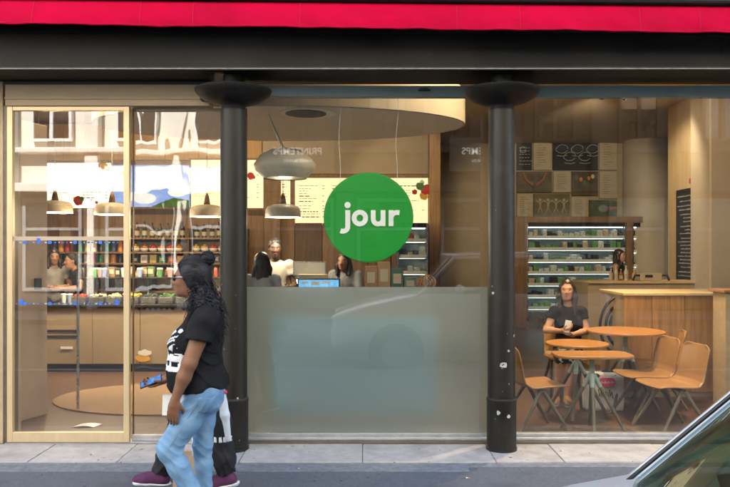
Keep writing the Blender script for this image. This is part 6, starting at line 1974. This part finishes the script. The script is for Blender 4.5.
def inside_person(label, D, f, k, skin, top, bottom, hair, hairlen, sleeve=0.5, res=0.014, shoes='shoe_grey', bald=False, bust=0.0, hands=None, lower=0.95, headdir=None, fres=None):
    root = thing('person', label, 'person', (D['pelvis'][0], D['pelvis'][1], 0.0))
    B = Vol()
    A, at = torso(B, D, f, 0.95, bust, s=k)
    B.cap(D['neck'] - np.array((0, 0, 0.02)), D['head'] - np.array((0, 0, 0.07)) - nrm(f) * 0.015, 0.052 * k, 0.050 * k, 0.03)
    hf = f if headdir is None else headdir
    q, hA = add_head(B, D['head'], hf, (0, 0, 1), 0.98 * k)
    for n in ('_l', '_r'):
        arm(B, D, n, 0.95, k); leg(B, D, n, 0.95, k)
        if hands and n in hands: hd_, hn, hc = hands[n]
        else: hd_, hn, hc = nrm(D['wri' + n] - D['elb' + n]), np.cross(hA[2], hA[0]) * (-1 if n == '_l' else 1), 0.4
        add_hand(B, D['wri' + n], hd_, hn, k, hc, thumb=1 if n == '_r' else -1)
    body = mobj('body', B.mesh('body', fres or res), skin, root)
    face_parts(q, hA, 0.98 * k, body, brow=hair)
    T = Vol(); torso(T, D, f, 0.97, bust, s=k)
    for n in ('_l', '_r'):
        a, b, c = D['sho' + n], D['elb' + n], D['wri' + n]
        if sleeve > 1:
            T.cap(a, b, 0.062 * k, 0.052 * k, 0.03); e = b + (c - b) * (sleeve - 1); T.cap(b, e, 0.052 * k, 0.042 * k, 0.02, clip=[(e, c - b)])
        elif sleeve > 0:
            e = a + (b - a) * sleeve; T.ell(a, np.array((0.050, 0.050, 0.050)) * k, None, 0.03); T.cap(a, b, 0.050 * k, 0.052 * k, 0.03, clip=[(e, b - a)])
    hemz = D['pelvis'] - np.array((0, 0, 0.06 * k))
    mobj('top', T.mesh('top', res, 0.011, cuts=[(hemz, (0, 0, -1)), (D['neck'] + np.array((0, 0, 0.025)) , np.array((0, 0, 1.0)) - nrm(f) * -0.5)], noise=folds(0.004, (26, 26, 22), k)), top, root)
    R = Vol(); R.ell(at(0.02, -0.01), np.array((0.118, 0.168, 0.12)) * k, A, 0.05)
    for n in ('_l', '_r'):
        a, b, c = D['hip' + n], D['kne' + n], D['ank' + n]
        R.cap(a, b, 0.098 * k, 0.072 * k, 0.04)
        if lower > 0.5:
            R.cap(b, c, 0.070 * k, 0.052 * k, 0.03, clip=[(c, c - b)])
    cuts = [(D['pelvis'] + np.array((0, 0, 0.06)), (0, 0, 1))]
    mobj('trousers' if lower > 0.5 else 'shorts', R.mesh('legs', res, 0.004, cuts=cuts, noise=folds(0.004)), bottom, root)
    for n in ('_l', '_r'):
        shoe(root, D['ank' + n], D['toe' + n], shoes, 'shoe_white' if shoes != 'skin_light' else 'brown_panel', k)
    if not bald:
        H = Vol()
        s = 0.98 * k
        hcl = [(q(0.064, 0, 0.066), hA[0] * 0.80 - hA[2] * 0.60)]
        H.ell(q(-0.022, 0, 0.045), np.array((0.103, 0.086, 0.094)) * s, hA, 0.02, clip=hcl); H.ell(q(-0.058, 0, 0.0), np.array((0.064, 0.078, 0.085)) * s, hA, 0.03, clip=hcl)
        if hairlen > 0:
            H.cap(q(-0.065, 0, -0.03), q(-0.085, 0, -0.10 - hairlen), 0.068 * s, 0.055 * s, 0.04)
            for b_ in (-1, 1):
                H.cap(q(-0.012, b_ * 0.074, 0.03), q(-0.005, b_ * 0.088, -0.07), 0.026 * s, 0.030 * s, 0.03)
                H.cap(q(-0.005, b_ * 0.088, -0.07), q(0.03, b_ * 0.090, -0.12 - hairlen), 0.032 * s, 0.020 * s, 0.03)
        ho = mobj('hair', H.mesh('hair', min(res, 0.010), noise=folds(0.005, (110, 110, 30), 0.3)), hair, root)
        if hairlen > 0:
            r2 = random.Random(int(abs(D['pelvis'][0]) * 1000)); m = MB()
            for i in range(260):
                a = r2.uniform(-2.5, 2.5)
                p0 = np.array(q(-0.03 - 0.06 * math.cos(a * 0.6), math.sin(a) * 0.082, 0.03))
                p1 = np.array(q(-0.045 - 0.075 * math.cos(a * 0.7), math.sin(a) * 0.098, -0.08))
                p2 = np.array(q((-0.05 - 0.05 * math.cos(a * 0.7)) + 0.07 * (abs(a) > 1.6), math.sin(a) * 0.098, -0.13 - hairlen * r2.uniform(0.8, 1.15)))
                wv_ = lambda t: hA[1] * (0.009 * math.sin(t * 9 + i)) + hA[0] * (0.007 * math.cos(t * 8 + i * 2))
                ks = [(1 - t) ** 2 * p0 + 2 * t * (1 - t) * (p1 * 1.0) + t * t * p2 + wv_(t) * min(1, t * 2.5) for t in [z_ / 9 for z_ in range(10)]]
                m.tube(ks, [0.003 + 0.003 * math.sin(math.pi * (z_ + 0.5) / 10) for z_ in range(10)], 4)
            so = m.build('strands', hair, ho, smooth=True); so['kind'] = 'stuff'
    return root, q, hA, A, at
# woman sitting with a phone
D = {}
SDD = 8.05
def t_(px, py, dy=0.0):
    v = P(px, py, SDD + dy)
    return np.array((v.x, v.y, v.z))
D = dict(pelvis=t_(568, 352, 0.06), neck=t_(568, 305.5, 0.04), head=t_(567, 290.5, 0.02),
         sho_l=t_(581.5, 311.5, 0.02), elb_l=t_(586.5, 331, -0.04), wri_l=t_(573, 334.5, -0.26),
         sho_r=t_(554.5, 311.5, 0.02), elb_r=t_(546.5, 330, -0.04), wri_r=t_(561, 331, -0.27),
         hip_l=t_(574, 355, 0.02), kne_l=t_(571, 352, -0.44), ank_l=t_(567, 395.5, -0.46), toe_l=t_(569, 404, -0.62),
         hip_r=t_(562, 355, 0.02), kne_r=t_(561, 352, -0.44), ank_r=t_(557, 395.5, -0.40), toe_r=t_(554, 404, -0.57))
D['toe_l'][2] = 0.02; D['toe_r'][2] = 0.02; D['ank_l'][2] = 0.075; D['ank_r'][2] = 0.075
D['kne_l'][2] = 0.49; D['kne_r'][2] = 0.49
fw = np.array((0, -1.0, 0))
seat, q, hA, A, at = inside_person('seated woman in a black top with long dark hair, looking up from her phone', D, fw, 0.98, 'skin_light', 'tee_black', 'pattern_skirt', 'hair_brown', 0.17,
    sleeve=0.42, res=0.0105, shoes='brown_panel', bust=0.95, lower=0.4, headdir=np.array((-0.30, -1, 0.08)), fres=0.0075,
    hands={'_l': (nrm((-1, -0.35, 0.1)), (0, -0.2, 0.9), 0.5), '_r': (nrm((0.9, -0.4, 0.25)), (0, 0.3, 0.9), 0.7)})
pp = t_(567.5, 326.5, -0.31)
spn = thing('mobile_phone', 'pale phone held by the seated woman', 'phone', pp)
MB().obox(pp, (0.2, 0, 1), (1, 0.1, -0.2), (0, 1, 0.1), 0.135, 0.07, 0.009).build('casing', 'white_plastic', spn, bev=0.003)
# woman standing at the fridge
D2, f2, k2 = standing(618, 13.2, 1.66, math.radians(-35), 'work')
inside_person('woman in a sleeveless black top standing in front of the back fridge', D2, f2, k2, 'skin_light', 'tee_black', 'trousers_black', 'hair_brown', 0.14, sleeve=0.0, res=0.016, bust=0.9)
# man in the white tee behind the desk
D3, f3, k3 = standing(275, 9.35, 1.80, math.radians(-80), 'work')
inside_person('man in a white tee standing behind the monitors', D3, f3, k3, 'skin_dark', 'tee_white', 'cloth_dark', 'hair_black', 0.0, sleeve=0.5, res=0.013)
# dark haired customer, back to the street
D4, f4, k4 = standing(261.5, 8.1, 1.62, math.radians(75), 'down')
inside_person('customer with long black hair and grey top, back to the window', D4, f4, k4, 'skin_brown', 'cloth_grey', 'cloth_dark', 'hair_black', 0.24, sleeve=1.9, res=0.013)
D5, f5, k5 = standing(348, 9.5, 1.66, math.radians(-110), 'work', lean=0.10)
inside_person('dark haired worker in a grey shirt bending behind the blue monitor', D5, f5, k5, 'skin_brown', 'cloth_grey', 'cloth_dark', 'hair_black', 0.06, sleeve=1.5, res=0.014)
D6, f6, k6 = standing(86, 10.95, 1.66, math.radians(-140), 'work', lean=0.14)
inside_person('server in a dark shirt bending over behind the service counter', D6, f6, k6, 'skin_light', 'cloth_dark', 'cloth_dark', 'hair_brown', 0.0, sleeve=0.5, res=0.014)
D7, f7, k7 = standing(54, 11.0, 1.66, math.radians(-60), 'work')
inside_person('server with white apron top at the far left of the service counter', D7, f7, k7, 'skin_light', 'tee_white', 'cloth_dark', 'hair_brown', 0.05, sleeve=0.5, res=0.014)
D8, f8, k8 = standing(400, 9.0, 1.60, math.radians(95), 'down')

# ------------------------------------------------------------------ parked car at the kerb, beside the camera
M('car_paint', (0.62, 0.65, 0.70), 0.25, var=0.03, coat=0.8, scale=2)
M('car_trim', (0.55, 0.56, 0.58), 0.2, metal=0.9, var=0.05)
M('tyre', (0.02, 0.02, 0.02), 0.85, var=0.2)
M('dash', (0.035, 0.036, 0.04), 0.7, var=0.15)
M('car_seat', (0.05, 0.05, 0.055), 0.8)
M('head_lamp', (0.6, 0.63, 0.66), 0.12, var=0.1, spec=0.8)
M('permit_yellow', (0.70, 0.55, 0.06), 0.6)
glass_mat('car_glass', (0.55, 0.66, 0.60), 1.7)
YC, HW = -4.84, 0.84
car = thing('parked_car', 'silver white parked car at the bottom right, seen past its windscreen', 'car', (1.7, YC, -0.13))
GZ = -0.13
# lower body: loft of stations along x  (x, half width, z_low, z_side_top, z_crown)
ST = [(-0.42, 0.52, 0.22, 0.50, 0.55), (-0.36, 0.66, 0.10, 0.66, 0.70), (-0.22, 0.76, 0.06, 0.76, 0.80), (0.05, 0.81, 0.05, 0.84, 0.88), (0.40, 0.83, 0.05, 0.925, 0.965),
      (0.66, 0.84, 0.05, 0.988, 1.005), (0.84, 0.84, 0.05, 1.02, 1.02), (1.3, 0.845, 0.05, 1.02, 1.02), (2.2, 0.845, 0.05, 1.04, 1.04), (3.1, 0.84, 0.05, 1.06, 1.06),
      (3.5, 0.80, 0.08, 1.05, 1.06), (3.62, 0.72, 0.14, 0.98, 1.02), (3.66, 0.62, 0.25, 0.85, 0.88)]
def section(s):
    x, w, zl, zs, zc = s
    half = [(w * 0.82, zl), (w * 0.96, zl + 0.06), (w, zl + (zs - zl) * 0.35), (w, zl + (zs - zl) * 0.62), (w * 0.985, zs - 0.10), (w * 0.965, zs - 0.035), (w * 0.92, zs), (w * 0.6, zs + (zc - zs) * 0.7), (w * 0.3, zc)]
    pts = [(x, YC - a, b) for a, b in half] + [(x, YC, zc)] + [(x, YC + a, b) for a, b in reversed(half)]
    return pts
m = MB()
rows = [section(s) for s in ST]
n = len(rows[0])
m.v = [p for r_ in rows for p in r_]
for i in range(len(rows) - 1):
    for j in range(n - 1):
        m.f.append((i * n + j, i * n + j + 1, (i + 1) * n + j + 1, (i + 1) * n + j))
    m.f.append((i * n + n - 1, i * n, (i + 1) * n, (i + 1) * n + n - 1))
m.f.append(tuple(range(n))); m.f.append(tuple(range((len(rows) - 1) * n, len(rows) * n)))
bodyc = m.build('body', 'car_paint', car, smooth=True)
# greenhouse
X0, Z0, ZR = 0.62, 0.985, 1.60
def ws(u, v):
    y = (u - 0.5) * 2
    hw = 0.775 - 0.17 * v
    return (X0 + 0.60 * v + 0.20 * y * y * (1 - 0.25 * v), YC + y * hw, Z0 + (ZR - 0.03 - Z0) * v - 0.03 * y * y * v)
MB().grid(lambda u, v: ws(0.03 + 0.94 * u, v), 24, 10, 0.005).build('windscreen', 'car_glass', car, smooth=True)
for s in (0.0, 1.0):
    MB().tube([Vector(ws(s, v / 8)) + Vector((0.012, 0, 0)) for v in range(9)], 0.028, 10).build('windscreen_pillar', 'car_paint', car, smooth=True)
    MB().tube([Vector(ws(0.022 if s == 0 else 0.978, v / 8)) + Vector((-0.012, 0, 0.01)) for v in range(9)], 0.006, 6).build('windscreen_trim', 'black_plastic', car, smooth=True)
def roof(u, v):
    y = (u - 0.5) * 2
    x = X0 + 0.60 + 0.15 * y * y + (2.05 - 0.15 * y * y) * v
    hw = 0.605 + 0.03 * math.sin(v * math.pi)
    return (x, YC + y * hw, ZR - 0.03 - 0.03 * y * y + 0.035 * math.sin(v * math.pi))
MB().grid(roof, 16, 12, 0.03).build('roof', 'car_paint', car, smooth=True)
for s in (-1, 1):
    tp = lambda t: (1.36 + 1.92 * t, YC + s * (0.62 + 0.02 * math.sin(t * 3.14)), ZR - 0.075 + 0.02 * math.sin(t * 3.14))
    bt = lambda t: (0.90 + 2.62 * t, YC + s * 0.80, 1.03)
    for (a, b) in ((0.02, 0.34), (0.37, 0.68), (0.71, 0.97)):
        MB().grid(lambda u, v: tuple(Vector(bt(a + (b - a) * u)).lerp(Vector(tp(a + (b - a) * u)), v)), 4, 3, 0.005).build('side_window', 'car_glass', car, smooth=True)
    for a in (0.355, 0.695, 0.985):
        MB().tube([bt(a), tp(a)], 0.028, 8).build('pillar', 'black_plastic', car, smooth=True)
    MB().tube([tp(t / 10) for t in range(11)], 0.022, 8).build('roof_rail', 'car_paint', car, smooth=True)
    MB().ball((1.42, YC + s * 0.91, 1.10), (0.07, 0.10, 0.065), 14, 10).build('door_mirror', 'car_paint', car, smooth=True)
    MB().ball((-0.28, YC + s * 0.60, 0.66), (0.13, 0.15, 0.075), 16, 10).build('headlight', 'head_lamp', car, smooth=True)
    MB().ball((3.60, YC + s * 0.66, 0.85), (0.06, 0.10, 0.12), 12, 8).build('tail_light', 'pack_red', car, smooth=True)
    for t, (xw) in enumerate((0.52, 3.0)):
        w_y = YC + s * 0.74
        MB().lathe([(0.40, -0.125), (0.40, 0.125)], (xw, w_y - s * 0.012, 0.20), 36, axis='y').build('wheel_arch', 'black_plastic', car, auto=40)
        wh = MB().lathe([(0.22, -0.10), (0.30, -0.11), (0.325, -0.08), (0.325, 0.08), (0.30, 0.11), (0.22, 0.10)], (xw, w_y + s * 0.03, GZ + 0.326), 36, axis='y').build('wheel', 'tyre', car, auto=40)
        MB().lathe([(0.215, 0.0), (0.21, 0.03), (0.06, 0.045)], (xw, w_y + s * 0.118 - (0.0 if s > 0 else 0.0), GZ + 0.326), 30, axis='y').build('rim', 'car_trim', wh, auto=40)
        for k in range(5):
            a = k * 2 * math.pi / 5
            MB().box(-0.018, 0.018, -0.012, 0.012, 0.05, 0.2).build('spoke', 'car_trim', wh).matrix_basis = Matrix.Translation((xw, w_y + s * 0.168, GZ + 0.326)) @ Matrix.Rotation(a, 4, 'Y')
MB().grid(lambda u, v: (3.32 + 0.24 * (1 - v), YC + (u - 0.5) * 1.3 * (1 - 0.12 * v), 1.06 + 0.48 * v), 8, 4, 0.005).build('rear_window', 'car_glass', car, smooth=True)
MB().box(-0.435, -0.39, YC - 0.26, YC + 0.26, 0.30, 0.42).build('number_plate', 'sign_white', car, bev=0.004)
MB().box(-0.42, -0.37, YC - 0.42, YC + 0.42, 0.46, 0.56).build('grille', 'black_plastic', car, bev=0.01)
# interior
MB().grid(lambda u, v: (0.88 + 0.16 * ((u - 0.5) * 2) ** 2 + 0.42 * v, YC + (u - 0.5) * 1.5, 0.985 + 0.03 * math.sin(v * 3.1)), 12, 5, 0.03).build('dashboard', 'dash', car, smooth=True)
MB().box(1.30, 1.36, YC - 0.75, YC + 0.75, 0.6, 0.98).build('dash_front', 'dash', car, bev=0.02)
for s in (-1, 1):
    st = MB().box(1.75, 2.25, YC + s * 0.36 - 0.24, YC + s * 0.36 + 0.24, 0.45, 0.62).build('car_seat', 'car_seat', car, bev=0.05)
    MB().obox((2.33, YC + s * 0.36, 0.98), (1, 0, -0.25), (0, 1, 0), (0.25, 0, 1), 0.14, 0.48, 0.62).build('seat_back', 'car_seat', st, bev=0.05)
    MB().obox((2.42, YC + s * 0.36, 1.36), (1, 0, -0.2), (0, 1, 0), (0.2, 0, 1), 0.1, 0.26, 0.16).build('headrest', 'car_seat', st, bev=0.04)
swc = Vector((1.52, YC - 0.36, 1.0)); ax = Vector((-0.85, 0, 0.5)).normalized(); e1 = Vector((0, 1, 0)); e2 = ax.cross(e1)
MB().tube([swc + (e1 * math.cos(a * math.pi / 12) + e2 * math.sin(a * math.pi / 12)) * 0.18 for a in range(24)], 0.016, 8, closed=True).build('steering_wheel', 'black_plastic', car, smooth=True)
MB().obox((1.03, YC + 0.52, 1.022), (0.9, 0.5, 0.02), (-0.5, 0.9, 0), (0, 0, 1), 0.16, 0.05, 0.004).build('parking_permit', 'permit_yellow', car)
for s, x_ in ((-0.2, 0.70), (0.35, 0.72)):
    MB().tube([(x_ - 0.02, YC + s - 0.25, 1.0), (x_ + 0.012, YC + s, 1.012), (x_ + 0.03, YC + s + 0.28, 1.02)], 0.007, 6).build('wiper', 'black_plastic', car)
car.location.x -= 0.08

# small litter on the pavement
M('filter_tan', (0.45, 0.26, 0.10), 0.8)
for px, py, a, lab in ((560, 451, 0.4, 'cigarette butt lying on the stone right of the second column'), (300, 468, 2.0, 'cigarette butt on the pavement below the frosted window'),
                       (90, 455, 1.1, 'cigarette butt on the stone in front of the sliding door'), (470, 476, 2.7, 'cigarette butt on the pavement near the second column')):
    d = (CZ - 0.012) * FPX / (py - 250)
    p = P(px, py, d)
    z = 0.0135 if p.y > -0.557 else -0.0035 + (0.0045 if p.y > -0.76 else 0)
    dv = Vector((math.cos(a), math.sin(a), 0))
    t = thing('cigarette_butt', lab, 'litter', (p.x, p.y, z), group='cigarette butts on the pavement')
    MB().tube([Vector((p.x, p.y, z)), Vector((p.x, p.y, z)) + dv * 0.018], 0.004, 8).build('filter', 'filter_tan', t)
    MB().tube([Vector((p.x, p.y, z)) + dv * 0.0181, Vector((p.x, p.y, z)) + dv * 0.030], 0.0039, 8).build('paper_stub', 'sign_white', t)
